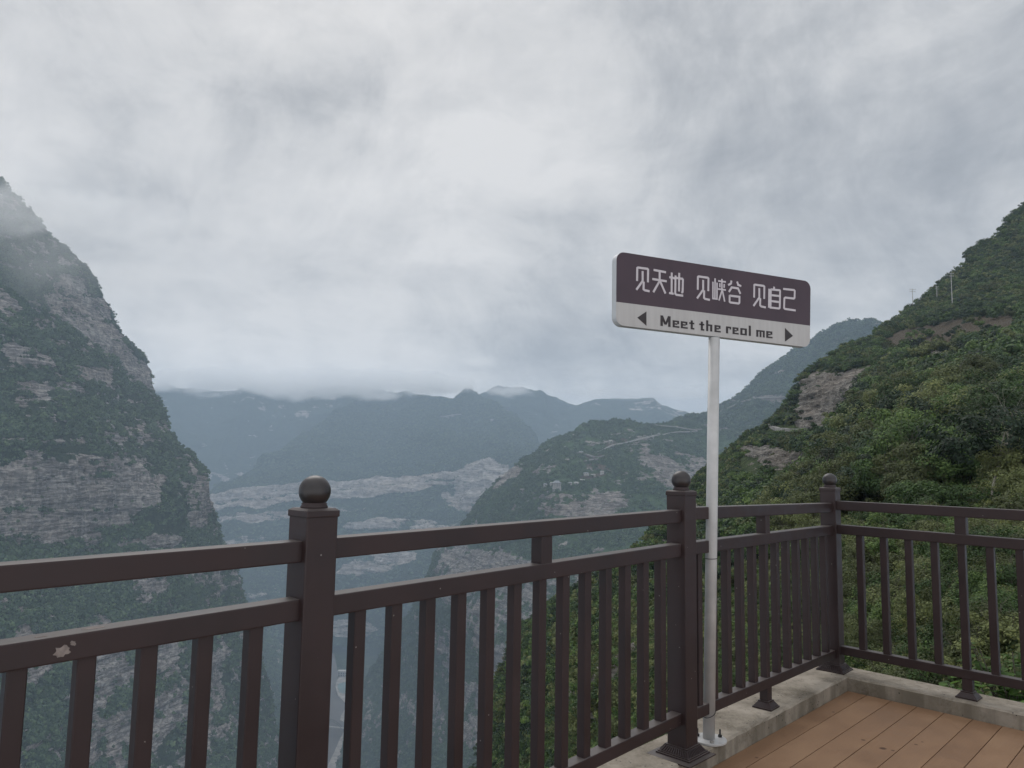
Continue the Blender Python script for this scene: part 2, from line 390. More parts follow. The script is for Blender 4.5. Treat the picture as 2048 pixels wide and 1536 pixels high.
M_STEEL = simple('galvanised_steel', (.30, .29, .28), .45, .6, .3, 40)
M_DARK = simple('black_rubber', (.015, .015, .015), .6)
M_PEEL = simple('bare_primer', (.20, .165, .15), .8, 0, .35, 60)

# ------------------------------------------------------------------ balcony: deck, kerb, railings
P1 = Vector((-.525, 2.017)); P2 = Vector((.757, 3.314)); P3 = Vector((1.990, 4.660))
u01 = (P2 - P1).normalized(); P0 = P1 - u01 * 1.822; PM = P0 - u01 * 1.822
rd = Vector((.70149, -.71268)); P4 = P3 + rd * 1.44
def box_pts(bm, pts):   # 8 points: bottom 4 ccw, top 4 ccw
    v = [bm.verts.new(p) for p in pts]
    for f in ((0, 3, 2, 1), (4, 5, 6, 7), (0, 1, 5, 4), (1, 2, 6, 5), (2, 3, 7, 6), (3, 0, 4, 7)): bm.faces.new([v[i] for i in f])
    return v
def bevel(bm, w_, seg=2):
    bmesh.ops.bevel(bm, geom=list(bm.edges), offset=w_, segments=seg, affect='EDGES', profile=.6)
def orient_box(bm, c, ux, hx, hy, z0, z1, hx2=None, hy2=None):
    uy = Vector((-ux.y, ux.x)); hx2 = hx if hx2 is None else hx2; hy2 = hy if hy2 is None else hy2
    pts = []
    for z, a, b in ((z0, hx, hy), (z1, hx2, hy2)):
        for i, j in ((-1, -1), (1, -1), (1, 1), (-1, 1)):
            q = Vector(c) + ux * a * i + uy * b * j; pts.append((q.x, q.y, z))
    return box_pts(bm, pts)
def rail_bar(name, A, B, zA, zB, hgt, thick, parent, trim=.040):
    d = (B - A).normalized(); nrm = Vector((-d.y, d.x)); L = (B - A).length
    a = A + d * trim; b = B - d * trim; za = zA + (zB - zA) * trim / L; zb = zB - (zB - zA) * trim / L
    bm = bmesh.new(); h = thick / 2
    box_pts(bm, [(*(a - nrm * h), za), (*(b - nrm * h), zb), (*(b + nrm * h), zb), (*(a + nrm * h), za),
                 (*(a - nrm * h), za + hgt), (*(b - nrm * h), zb + hgt), (*(b + nrm * h), zb + hgt), (*(a + nrm * h), za + hgt)])
    bevel(bm, .004)
    return from_bm(name, bm, M_PAINT, parent)
def lathe(bm, c, prof, seg=32):
    rings = []
    for r_, z in prof:
        rings.append([bm.verts.new((c[0] + r_ * math.cos(2 * math.pi * k / seg), c[1] + r_ * math.sin(2 * math.pi * k / seg), z)) for k in range(seg)])
    for a, b in zip(rings[:-1], rings[1:]):
        for k in range(seg): bm.faces.new((a[k], a[(k + 1) % seg], b[(k + 1) % seg], b[k]))
    bm.faces.new(rings[0][::-1]); bm.faces.new(rings[-1])
def post(P, ux, dz, parent, plate=False, lean=(0, 0)):
    z1 = 1.098 + dz; w_ = .0465
    bm = bmesh.new(); orient_box(bm, P, ux, w_, w_, .002, z1); bevel(bm, .004)
    sh = from_bm('post', bm, M_PAINT, parent)
    bm = bmesh.new(); orient_box(bm, P, ux, w_ + .0032, w_ + .0032, z1 - .010, z1 + .008); bevel(bm, .003)
    orient_box(bm, P, ux, w_ + .001, w_ + .001, z1 + .0082, z1 + .013, w_ - .006, w_ - .006)
    from_bm('post_cap', bm, M_PAINT, sh)
    z = z1 + .013
    bm = bmesh.new(); lathe(bm, P, [(.036, z), (.036, z + .004), (.033, z + .008), (.034, z + .011), (.029, z + .015), (.025, z + .019), (.020, z + .023)])
    from_bm('finial_neck', bm, M_PAINT, sh, True)
    bm = bmesh.new(); zc_ = 1.155 + dz; r_ = .0424
    lathe(bm, P, [(max(.0008, r_ * math.sin(math.pi * k / 24)), zc_ - r_ * math.cos(math.pi * k / 24)) for k in range(25)], 40)
    from_bm('ball_finial', bm, M_BALL, sh, True)
    bm = bmesh.new()
    orient_box(bm, P, ux, .082, .082, .0005, .007); orient_box(bm, P, ux, .076, .076, .0072, .012)
    orient_box(bm, P, ux, .072, .072, .0122, .034, .054, .054); orient_box(bm, P, ux, .0535, .0535, .0342, .039)
    # small ribs on the sloping flange
    uy = Vector((-ux.y, ux.x))
    for s_ in range(4):
        dx = [ux, uy, -ux, -uy][s_]; dy = Vector((-dx.y, dx.x))
        for k in range(-5, 6):
            c0 = P + dx * .0712 + dy * (k * .0118); c1 = P + dx * .0565 + dy * (k * .0092)
            v = [bm.verts.new((*(c0 + dy * e), .0140)) for e in (-.0028, .0028)] + [bm.verts.new((*(c1 + dy * e), .0325)) for e in (.0022, -.0022)]
            vt_ = [bm.verts.new((x.co.x + dx.x * .0022, x.co.y + dx.y * .0022, x.co.z + .0022)) for x in v]
            bm.faces.new(vt_)
            for i in range(4): bm.faces.new((v[i], v[(i + 1) % 4], vt_[(i + 1) % 4], vt_[i]))
    if plate: orient_box(bm, P - ux * .012 + Vector((0, 0)), ux, .105, .105, -.004, .0004)
    from_bm('post_base', bm, M_PAINT, sh)
    return sh
def bay(A, B, hA, hM, hL, pos, mid, parent, seed=0):
    """one bay: hA, hM, hL = (z at A, z at B) of the bottom of top, middle and low rail; pos = baluster positions from A"""
    d = (B - A).normalized(); L = (B - A).length; rh = .055
    rail_bar('top_rail', A, B, hA[0], hA[1], rh, .056, parent)
    mr = rail_bar('middle_rail', A, B, hM[0], hM[1], rh, .056, parent)
    rail_bar('bottom_rail', A, B, hL[0], hL[1], rh - .006, .050, parent)
    z = lambda h, s: h[0] + (h[1] - h[0]) * s / L
    for s_ in pos:
        c = A + d * s_; bm = bmesh.new(); orient_box(bm, c, d, .0185, .0185, z(hL, s_) + rh - .010, z(hM, s_) + .004); bevel(bm, .0025, 1)
        from_bm('baluster', bm, M_PAINT, parent)
    c = A + d * mid
    bm = bmesh.new(); orient_box(bm, c, d, .028, .0255, z(hM, mid) + rh - .003, z(hA, mid) + .003); bevel(bm, .003)
    from_bm('rail_spacer', bm, M_PAINT, parent)
    bm = bmesh.new(); orient_box(bm, c, d, .0245, .0225, .036, z(hL, mid) + .003); bevel(bm, .002, 1)
    ft = from_bm('foot_post', bm, M_PAINT, parent)
    bm = bmesh.new(); orient_box(bm, c, d, .052, .050, .0005, .008); orient_box(bm, c, d, .049, .047, .0082, .030, .032, .030); orient_box(bm, c, d, .031, .029, .0302, .037)
    from_bm('foot_flange', bm, M_PAINT, ft)
    return mr
rl = empty('balcony_railing', (P2.x, P2.y, 0))
rl_inv = Vector((P2.x, P2.y, 0))
tag(rl, 'dark brown metal railing running from the left edge to the corner post behind the sign', 'railing')
rr = empty('balcony_railing', (P4.x, P4.y, 0))
tag(rr, 'short dark brown metal railing on the right side of the deck, backed by green shrubs', 'railing')
u12 = (P3 - P2).normalized()
post(P0, u01, -.02, rl); post(P1, u01, -.0178, rl); post(P2, u01, 0, rl, True); post(P3, u12, -.013, rl)
midL = [.15 + .1254 * k for k in range(13)]
m0 = bay(P0, P1, (.942, .9554), (.7755, .8081), (.09, .09), [.15 + .1264 * k for k in range(13)], .911, rl)
bay(PM, P0, (.93, .942), (.76, .7755), (.09, .09), midL, .911, rl)
m1 = bay(P1, P2, (.957, .9731), (.8062, .8288), (.0784, .1294), midL, .911, rl)
m2 = bay(P2, P3, (.9811, .9471), (.8278, .8107), (.1228, .0759), [.134 + .1412 * k for k in range(12)], .911 - .07, rl)
m3 = bay(P3, P4, (.9614, .9623), (.8179, .8083), (.102, .099), [.173 + .1352 * k for k in range(9)], .716, rr)
post(P4, rd, -.01, rr)
for o in list(rl.children): o.matrix_parent_inverse = Matrix.Translation(-rl.location)
for o in list(rr.children): o.matrix_parent_inverse = Matrix.Translation(-rr.location)
# peeled paint patches on the rails left of the first post
def patch(par, A, B, hA_, s_, v_, rs, rv, face, seed):
    rnd = random.Random(seed); d = (B - A).normalized(); nrm = Vector((d.y, -d.x)); L = (B - A).length
    bm = bmesh.new(); top = []; n = 18
    for k in range(n):
        a = 2 * math.pi * k / n; q = rnd.uniform(.6, 1.15); s = s_ + rs * q * math.cos(a); v = v_ + rv * q * math.sin(a)
        z0 = hA_[0] + (hA_[1] - hA_[0]) * s / L
        if face == 'side': p = A + d * s + nrm * .0286; top.append(bm.verts.new((p.x, p.y, z0 + v)))
        else: p = A + d * s + nrm * v; top.append(bm.verts.new((p.x, p.y, z0 + .0556)))
    f = bm.faces.new(top); 
    r_ = bmesh.ops.extrude_face_region(bm, geom=[f]); vs = [e for e in r_['geom'] if isinstance(e, bmesh.types.BMVert)]
    off = Vector((nrm.x, nrm.y, 0)) if face == 'side' else Vector((0, 0, 1))
    for x in vs: x.co -= off * .002
    from_bm('peeled_patch', bm, M_PEEL, par)
for a in ((m0, P0, P1, (.7755, .8081), 1.236, .024, .016, .013, 'side', 3), (m0, P0, P1, (.7755, .8081), 1.255, .036, .006, .006, 'side', 4),
          (m0, P0, P1, (.7755, .8081), 1.30, .0, .022, .010, 'top', 5), (m0, P0, P1, (.7755, .8081), 1.20, .008, .012, .006, 'top', 6)):
    patch(*a)

# kerb (L shaped, one pour) and deck
Ci = Vector((2.003, 4.518)); kl = (Vector((.982, 3.467)) - Ci).normalized(); kn = Vector((-kl.y, kl.x))
if kn.dot(Vector((1, -1))) < 0: kn = -kn
kr = (Vector((2.6034, 3.9082)) - Ci).normalized(); krn = Vector((-kr.y, kr.x))
if krn.dot(Vector((1, 1))) < 0: krn = -krn
WK = .235
# outer corner
def isect(a, da, b, db):
    M = Matrix(((da.x, -db.x), (da.y, -db.y))); s_ = M.inverted() @ (b - a); return a + da * s_[0]
def kerb_mesh():
    bm = bmesh.new()
    oc = isect(Ci - kn * WK, kl, Ci + krn * WK, kr)
    nl, nr_ = 90, 40; LL, LR = 6.3, 3.0
    rows = []
    rnd = np.random.RandomState(5)
    def prof(inner, outer, key):
        j = .0025
        a = inner; b = outer; mid = a.lerp(b, .5); dv = (b - a).normalized()
        e = rnd.uniform(-j, j, 4)
        return [(a.x + dv.x * e[0], a.y + dv.y * e[0], DECK_Z - .25), (a.x + dv.x * e[1], a.y + dv.y * e[1], -.010 + e[2]), (a.x + dv.x * .008, a.y + dv.y * .008, e[3] * .3 - .001),
                (mid.x, mid.y, .0), (b.x - dv.x * .01, b.y - dv.y * .01, -.002), (b.x, b.y, -.014), (b.x, b.y, DECK_Z - .25)]
    for k in range(nl, 0, -1):
        s_ = LL * k / nl; rows.append(prof(Ci + kl * s_, Ci + kl * s_ - kn * WK, k))
    rows.append(prof(Ci, oc, 0))
    for k in range(1, nr_ + 1):
        s_ = LR * k / nr_; rows.append(prof(Ci + kr * s_, Ci + kr * s_ + krn * WK, k))
    V = [[bm.verts.new(p) for p in r_] for r_ in rows]
    for a, b in zip(V[:-1], V[1:]):
        for i in range(len(a) - 1): bm.faces.new((a[i], b[i], b[i + 1], a[i + 1]))
        bm.faces.new((a[-1], b[-1], b[0], a[0]))
    bm.faces.new(V[0]); bm.faces.new(V[-1][::-1])
    return bm
tag(from_bm('kerb', kerb_mesh(), M_CONC), kind='structure')
# deck planks run parallel to the long railing
pd = -kl; pn = kn      # pn points to the deck
spots = []
for q in ((1765, 1497, .018), (1832, 1489, .009), (1786, 1501, .009), (1727, 1480, .010), (1845, 1484, .008), (1667, 1424, .007), (1513, 1515, .007)):
    v = ray(q[0], q[1]); k = (CAM_H - DECK_Z) / -v[2]; p = v * k; spots.append((p[0], p[1], q[2]))
M_DECK = deck_mat(pd, spots)
bm = bmesh.new(); g = .0035
for k in range(-1, 22):
    a = .107 + .1338 * k; b = a + .1338
    if k == -1: a = .0; b = .107
    for z0, z1 in ((DECK_Z - .024, DECK_Z),):
        pts = []
        lo, hi = a + g / 2, b - g / 2
        c = [Ci + pn * lo - pd * 6.3, Ci + pn * lo + pd * .0, Ci + pn * hi + pd * .0, Ci + pn * hi - pd * 6.3]
        # trim each plank's far end at the right-hand kerb
        c[1] = isect(Ci + pn * lo, pd, Ci - krn * .002, kr); c[2] = isect(Ci + pn * hi, pd, Ci - krn * .002, kr)
        vs = box_pts(bm, [(p.x, p.y, z0) for p in c] + [(p.x, p.y, z1) for p in c])
bmesh.ops.bevel(bm, geom=[e for e in bm.edges if min(v.co.z for v in e.verts) > DECK_Z - .001], offset=.0012, segments=1, affect='EDGES')
tag(from_bm('deck', bm, M_DECK), kind='structure')
bm = bmesh.new(); c = [Ci + pn * .001 - pd * 6.3, Ci, Ci + kr * 3.0, Ci + kr * 3.0 - pd * 6.3]
box_pts(bm, [(p.x, p.y, DECK_Z - .32) for p in c] + [(p.x, p.y, DECK_Z - .0245) for p in c])
tag(from_bm('platform_slab', bm, simple('slab_concrete', (.05, .045, .04), .9)), kind='structure')

# ------------------------------------------------------------------ the sign
sg = empty('signpost', (.909, 3.466, 0))
tag(sg, 'white pole with a brown and silver two-way sign board reading Meet the real me', 'sign')
SL = Vector((.4554, 3.2410)); SR = Vector((1.4895, 3.6549))     # ends of the board's face
su = (SR - SL).normalized(); sn = Vector((su.y, -su.x)); SW = (SR - SL).length; ZT = CAM_H + .9388; ZT_R = CAM_H + .9195
def plane_uv(px, py):
    v = ray(px, py); v = Vector(v); n3 = Vector((sn.x, sn.y, 0)); c0 = Vector((0, 0, CAM_H)); p0 = Vector((SL.x, SL.y, 0))
    k = n3.dot(p0 - c0) / n3.dot(v); p = c0 + v * k
    return (Vector((p.x, p.y)) - SL).dot(su), p.z
c_tl = plane_uv(1232.5, 502.3); c_bl = plane_uv(1231.4, 649.9); c_tr = plane_uv(1621.4, 563.2); c_br = plane_uv(1619.7, 695.1)
BD = .036; RC = .040
def uvz(u, v, off=0.0):   # u along the board, z height; off = metres in front of the face
    p = SL + su * u + sn * off; return (p.x, p.y, v)
def quad_lerp(s_, t_):
    a = Vector(c_tl).lerp(Vector(c_tr), s_); b = Vector(c_bl).lerp(Vector(c_br), s_); return a.lerp(b, t_)
def board_outline():
    W_ = SW; pts = []
    cs = [Vector(c_tl), Vector(c_tr), Vector(c_br), Vector(c_bl)]
    for i in range(4):
        c = cs[i]; a = (cs[i - 1] - c).normalized(); b = (cs[(i + 1) % 4] - c).normalized()
        p0, p1, ce = c + a * RC, c + b * RC, c + a * RC + b * RC
        for k in range(9):
            t_ = math.pi / 2 * k / 8
            pts.append(ce - b * RC * math.cos(t_) - a * RC * math.sin(t_))
    return pts
OUT = board_outline()
def slab(name, poly, z_back, z_front, mat, parent):
    bm = bmesh.new()
    A_ = [bm.verts.new(uvz(p[0], p[1], z_back)) for p in poly]; B_ = [bm.verts.new(uvz(p[0], p[1], z_front)) for p in poly]
    bm.faces.new(B_); bm.faces.new(A_[::-1]); n = len(poly)
    for i in range(n): bm.faces.new((A_[i], A_[(i + 1) % n], B_[(i + 1) % n], B_[i]))
    return from_bm(name, bm, mat, parent)
def metal_face(name, a, b, rough, streak=.5, metal=0.0):
    mt, n, bs = base_mat(name); co = n.new('ShaderNodeTexCoord').outputs['Object']
    mp = n.new('ShaderNodeMapping'); mp.inputs['Scale'].default_value = (1, 1, .06); n.link(co, mp.inputs[0])
    s_ = n.noise(mp.outputs[0], 60, 4, .6); z = n.noise(co, 5, 4, .6)
    c = n.ramp(n.math('ADD', n.math('MULTIPLY', s_, streak), n.math('MULTIPLY', z, 1 - streak)), [(.35, rgb(*a)), (.65, rgb(*b))])
    n.link(c, bs.inputs['Base Color']); bs.inputs['Roughness'].default_value = rough; bs.inputs['Metallic'].default_value = metal
    bs.inputs['Specular IOR Level'].default_value = .35
    return mt
M_SIGN_EDGE = metal_face('sign_edge', (.44, .45, .46), (.52, .53, .54), .4)
M_SIGN_PALE = metal_face('sign_silver', (.355, .34, .33), (.41, .395, .385), .42, .6)
M_SIGN_DARK = metal_face('sign_brown', (.037, .022, .032), (.047, .027, .038), .32, .2)
M_LETTER = simple('letter_pale', (.46, .42, .44), .5, 0, .08, 40)
M_LETTER_D = simple('letter_dark', (.022, .016, .018), .5, 0, .1, 40)
board = slab('sign_board', OUT, -BD, 0.0, M_SIGN_EDGE, sg)
split_l = plane_uv(1232.5, 603.7)[1]; split_r = plane_uv(1620.5, 651.5)[1]
def zsplit(u): return split_l + (split_r - split_l) * (u / SW)
def clip_poly(poly, keep_top):
    out = []; f_ = lambda p: (p[1] - zsplit(p[0])) * (1 if keep_top else -1)
    for i in range(len(poly)):
        a, b = poly[i], poly[(i + 1) % len(poly)]; fa, fb = f_(a), f_(b)
        if fa >= 0: out.append(a)
        if fa * fb < 0: out.append(a.lerp(b, fa / (fa - fb)))
    return out
cen = sum(OUT, Vector((0, 0))) / len(OUT); INS = [cen + (p - cen) * Vector((1, 1)).x * .997 for p in OUT]
slab('brown_panel', clip_poly(INS, True), .0003, .0016, M_SIGN_DARK, board)
slab('silver_panel', clip_poly(INS, False), .0003, .0014, M_SIGN_PALE, board)
def zm(X, Y): return plane_uv(1240 + X / 5.12, 500 + Y / 5.12)
def stroke(bm, pts, wd, z0=.0017, z1=.0028):
    p = [Vector(zm(*q)) for q in pts]; n = len(p); h = wd / 2
    nr_ = []
    for i in range(n):
        d1 = (p[i] - p[i - 1]).normalized() if i > 0 else (p[1] - p[0]).normalized()
        d2 = (p[i + 1] - p[i]).normalized() if i < n - 1 else d1
        m_ = Vector((-(d1.y + d2.y), d1.x + d2.x)).normalized(); k = 1 / max(.5, m_.dot(Vector((-d1.y, d1.x))))
        nr_.append(m_ * h * k)
    for i in range(n - 1):
        q4 = [p[i] - nr_[i], p[i + 1] - nr_[i + 1], p[i + 1] + nr_[i + 1], p[i] + nr_[i]]
        box_pts(bm, [uvz(a.x, a.y, z0) for a in q4] + [uvz(a.x, a.y, z1) for a in q4])
JIAN = [[(172, 318), (174, 186), (182, 181), (277, 194), (285, 202), (283, 332)], [(229, 217), (229, 318), (165, 408)], [(240, 325), (238, 402), (250, 413), (300, 424)]]
def shift(st, dx, dy, sx=1.0, sy=1.0): return [[(172 + dx + (x - 172) * sx, 182 + dy + (y - 182) * sy) for x, y in s_] for s_ in st]
CHARS = [JIAN,
  [[(342, 205), (468, 229)], [(403, 222), (403, 312)], [(328, 298), (475, 322)], [(403, 318), (338, 433)], [(408, 322), (462, 447)]],
  [[(527, 232), (525, 446)], [(502, 279), (552, 289)], [(500, 441), (546, 449)], [(566, 262), (562, 448), (574, 460), (643, 469)],
   [(546, 296), (562, 286), (634, 296), (641, 304), (637, 430), (626, 440)], [(603, 236), (600, 425)]],
  shift(JIAN, 621, 91, .97, .99),
  [[(949, 326), (948, 497), (989, 503), (991, 335)], [(971, 292), (968, 498)], [(1002, 318), (1080, 328)], [(1040, 298), (1040, 420), (1009, 518)],
   [(1019, 342), (1019, 382)], [(1064, 350), (1062, 388)], [(1000, 400), (1080, 411)], [(1046, 420), (1068, 530)]],
  [[(1138, 314), (1134, 344), (1105, 360)], [(1196, 324), (1206, 358), (1238, 371)], [(1112, 430), (1140, 384), (1205, 394), (1230, 450)],
   [(1119, 468), (1220, 481), (1219, 540), (1210, 549), (1126, 538), (1118, 530), (1119, 464)]],
  shift(JIAN, 1198, 175, .93, .96),
  [[(1576, 377), (1572, 402)], [(1525, 398), (1521, 592)], [(1541, 404), (1632, 414), (1636, 422), (1632, 592), (1624, 600), (1538, 590), (1541, 400)],
   [(1541, 463), (1634, 473)], [(1540, 523), (1632, 535)]],
  [[(1668, 399), (1778, 411), (1786, 420), (1784, 490), (1776, 498), (1690, 488), (1680, 496), (1677, 594), (1686, 604), (1795, 620)]]]
for st in CHARS:
    bm = bmesh.new()
    for i, s_ in enumerate(st): stroke(bm, s_, .0100 if len(st) < 7 else .0078, .0017, .0026 + .00012 * i)
    from_bm('character', bm, M_LETTER, board)
for tri in ([(175, 693), (268, 776), (268, 630)], [(1768, 880), (1687, 800), (1687, 938)]):
    slab('arrow', [Vector(zm(*q)) for q in tri][::1], .0016, .0026, M_LETTER_D, board)
# block letters: rectangles (x0, x1, h0, h1) in letter units, baseline follows the board
XH, ST, HB_ = 72, 21, 16
def E_(w_): return [(0, ST, 0, XH), (ST, w_, 0, HB_), (ST, w_ * .96, XH - HB_, XH), (w_ - ST, w_ * .96, 38, XH - HB_), (ST, w_ - ST, 29, 43)]
LET = [('M', 412, 103), ('e', 537, 68), ('e', 620, 70), ('t', 706, 52), ('t', 810, 50), ('h', 880, 62), ('e', 965, 64), ('r', 1083, 52), ('e', 1150, 62), ('a', 1230, 66), ('l', 1316, 20), ('m', 1393, 86), ('e', 1495, 64)]
def rects(ch, w_):
    if ch == 'M': return [(0, 24, 0, 108), (w_ - 24, w_, 0, 108)]
    if ch == 'e': return E_(w_)
    if ch == 't': return [(w_ * .3, w_ * .3 + ST, 0, 92), (0, w_, XH - HB_ - 2, XH - 2), (w_ * .3 + ST, w_, 0, HB_)]
    if ch == 'h': return [(0, ST, 0, 112), (ST, w_, XH - HB_, XH), (w_ - ST, w_, 0, XH - HB_)]
    if ch == 'r': return [(0, ST, 0, XH), (ST, w_, XH - HB_, XH), (w_ - ST * .7, w_, XH - HB_ - 12, XH - HB_)]
    if ch == 'a': return [(0, ST, 0, XH), (w_ - ST, w_, 0, XH), (ST, w_ - ST, XH - HB_, XH), (ST, w_ - ST, 0, HB_)]
    if ch == 'l': return [(0, ST, 0, 108)]
    if ch == 'm': return [(0, ST * .95, 0, XH), (ST * .95, w_, XH - HB_, XH), (w_ * .5 - ST * .42, w_ * .5 + ST * .42, 0, XH - HB_), (w_ - ST * .9, w_, 0, XH - HB_)]
for ch, X, w_ in LET:
    bm = bmesh.new(); kx = 1 - .00003 * (X - 412)
    P_ = lambda x, h: zm(X + x, 777 + .1125 * (X + x - 412) - h * kx)
    for (x0, x1, h0, h1) in rects(ch, w_):
        q4 = [P_(x0, h0), P_(x1, h0), P_(x1, h1), P_(x0, h1)]
        box_pts(bm, [uvz(a[0], a[1], .0016) for a in q4] + [uvz(a[0], a[1], .0026) for a in q4])
    if ch == 'M':
        for q4 in ([(0, 108), (26, 108), (62, 18), (40, 18)], [(w_ - 26, 108), (w_, 108), (62, 18), (42, 18)]):
            q = [P_(*a) for a in q4]; box_pts(bm, [uvz(a[0], a[1], .0016) for a in q] + [uvz(a[0], a[1], .0029 if q4[0][0] else .0027) for a in q])
    from_bm('letter', bm, M_LETTER_D, board)
# pole, flange, bolts, wire ties
pb = Vector((.909, 3.466, .008)); pt_ = Vector((.9480, 3.4530, CAM_H + .594 + .03))
def tube(bm, a, b, ra, rb, seg=24, cap=True):
    d = (b - a).normalized(); x = d.orthogonal().normalized(); y = d.cross(x)
    A_ = [bm.verts.new(a + (x * math.cos(2 * math.pi * k / seg) + y * math.sin(2 * math.pi * k / seg)) * ra) for k in range(seg)]
    B_ = [bm.verts.new(b + (x * math.cos(2 * math.pi * k / seg) + y * math.sin(2 * math.pi * k / seg)) * rb) for k in range(seg)]
    for k in range(seg): bm.faces.new((A_[k], A_[(k + 1) % seg], B_[(k + 1) % seg], B_[k]))
    if cap: bm.faces.new(A_[::-1]); bm.faces.new(B_)
bz = plane_uv(1430.7, 674.5)[1]
pt_ = Vector((.9475, 3.4525, bz - .001))
bm = bmesh.new(); tube(bm, pb, pt_, .0262, .0258, 40); 
pole = from_bm('pole', bm, M_WHITE, sg, False)
pole.data.polygons.foreach_set('use_smooth', [len(p.vertices) == 4 for p in pole.data.polygons])
bm = bmesh.new(); lathe(bm, (.912, 3.462), [(.074, .0004), (.074, .0075), (.0728, .0085)], 48)
fl = from_bm('base_flange', bm, M_WHITE, sg)
for ang in (150, 20, 265):
    c = (.912 + .055 * math.cos(R(ang)), 3.462 + .055 * math.sin(R(ang)))
    bm = bmesh.new(); lathe(bm, c, [(.009, .0087), (.009, .018)], 6); lathe(bm, c, [(.004, .0181), (.004, .042 if ang != 265 else .0183)], 10)
    from_bm('bolt', bm, M_STEEL if ang == 265 else M_DARK, fl)
def torus(bm, c, r_, tr, tilt, seg=28):
    prev = None; first = None
    for k in range(seg + 1):
        a = 2 * math.pi * k / seg; o_ = Vector((math.cos(a), math.sin(a), tilt * math.cos(a - .6)))
        ring = [bm.verts.new(Vector(c) + o_ * r_ + (Vector((math.cos(a), math.sin(a), 0)) * math.cos(b) + Vector((0, 0, 1)) * math.sin(b)) * tr) for b in (0, 2.1, 4.2)]
        if prev:
            for i in range(3): bm.faces.new((prev[i], ring[i], ring[(i + 1) % 3], prev[(i + 1) % 3]))
        prev = ring
for z, tilt in ((.80, .05), (.116, .55)):
    k = z / pt_.z; c = pb.lerp(pt_, k); bm = bmesh.new(); torus(bm, (c.x, c.y, z), .0275, .0018, tilt); from_bm('wire_tie', bm, M_DARK, sg)
for o in list(sg.children): o.matrix_parent_inverse = Matrix.Translation(-sg.location)
# ================================================================== the gorge
RIVER_Z = -755.0
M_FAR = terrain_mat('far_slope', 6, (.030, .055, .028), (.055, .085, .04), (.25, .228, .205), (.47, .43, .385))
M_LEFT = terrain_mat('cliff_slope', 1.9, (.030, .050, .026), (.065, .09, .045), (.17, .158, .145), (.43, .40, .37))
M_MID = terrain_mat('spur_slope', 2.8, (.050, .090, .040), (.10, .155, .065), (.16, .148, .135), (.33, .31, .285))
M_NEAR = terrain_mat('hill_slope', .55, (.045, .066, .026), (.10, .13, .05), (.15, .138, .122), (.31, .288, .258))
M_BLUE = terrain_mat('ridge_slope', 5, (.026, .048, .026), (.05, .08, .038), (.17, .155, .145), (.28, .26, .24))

# far range closing the valley
far_sil = [(150, 790), (250, 790), (320, 785), (500, 779), (600, 783), (700, 777), (800, 783), (900, 790), (960, 791), (985, 786), (1010, 783), (1040, 786), (1060, 790), (1100, 801), (1135, 813), (1170, 808), (1230, 805), (1290, 806), (1340, 810), (1375, 822), (1420, 832), (1560, 850), (1700, 880)]
def no_rock(px, py, P): return px * 0 + .12
T_far = terrain('far_mountains', far_sil, [(150, 1080), (1700, 1010)],
    [(150, 790, 5700), (500, 780, 5800), (900, 790, 5900), (1060, 790, 5500), (1135, 812, 5700), (1290, 806, 5600), (1420, 832, 5500), (1700, 880, 5400),
     (300, 950, 4900), (600, 950, 4900), (1000, 950, 4900), (1300, 950, 4800), (150, 1080, 4300), (1700, 1010, 4300), (700, 1060, 4500), (450, 860, 5500), (760, 860, 5200), (1200, 870, 5200)],
    420, 120, lambda px, py, P: np.maximum(.1 + 0 * px, .62 * ell(px, py, 605, 830, 16, 10)), M_FAR, (700, 60), (120, 12), (40, 8), 1.4, 11, 900, gully=(420, 60))

# wall of the gorge facing the viewer, with pale cliff bands
far_wall_sil = [(280, 1050), (340, 1020), (415, 990), (470, 952), (560, 900), (640, 848), (700, 815), (760, 797), (850, 794), (900, 797), (915, 788), (930, 780), (942, 781), (965, 795), (1000, 815), (1035, 840), (1060, 860), (1085, 888), (1150, 950), (1230, 1010)]
def wall_rock(px, py, P):
    r = .10 + 0 * px
    top = [(400, 1010), (480, 1000), (600, 988), (700, 982), (760, 975), (830, 968), (900, 958), (960, 948), (1020, 945)]
    r = np.maximum(r, band(px, py, top, [14, 16, 19, 20, 20, 18, 12, 16, 18], 4) * 1.05)
    r = r - band(px, py, [(a, b + 3) for a, b in top], 2.2, 2.5) * .55
    r = np.maximum(r, band(px, py, [(430, 1040), (520, 1034), (640, 1026), (740, 1016)], [8, 11, 8, 5], 6) * .55)
    r = np.maximum(r, ell(px, py, 960, 965, 62, 42, -25) * .95)
    r = np.maximum(r, ell(px, py, 915, 1005, 40, 16, 30) * .7)
    r = np.maximum(r, band(px, py, [(690, 1058), (780, 1052), (890, 1058), (960, 1050)], [8, 12, 10, 6], 6) * .62)
    r = np.maximum(r, band(px, py, [(430, 1085), (520, 1080), (580, 1095)], [10, 14, 7], 8) * .5)
    r = np.maximum(r, ell(px, py, 760, 1130, 90, 22, -12) * .5)
    r = np.maximum(r, ell(px, py, 560, 1200, 90, 24, 10) * .45)
    r = np.maximum(r, ell(px, py, 700, 1260, 60, 20, 0) * .6)
    return r
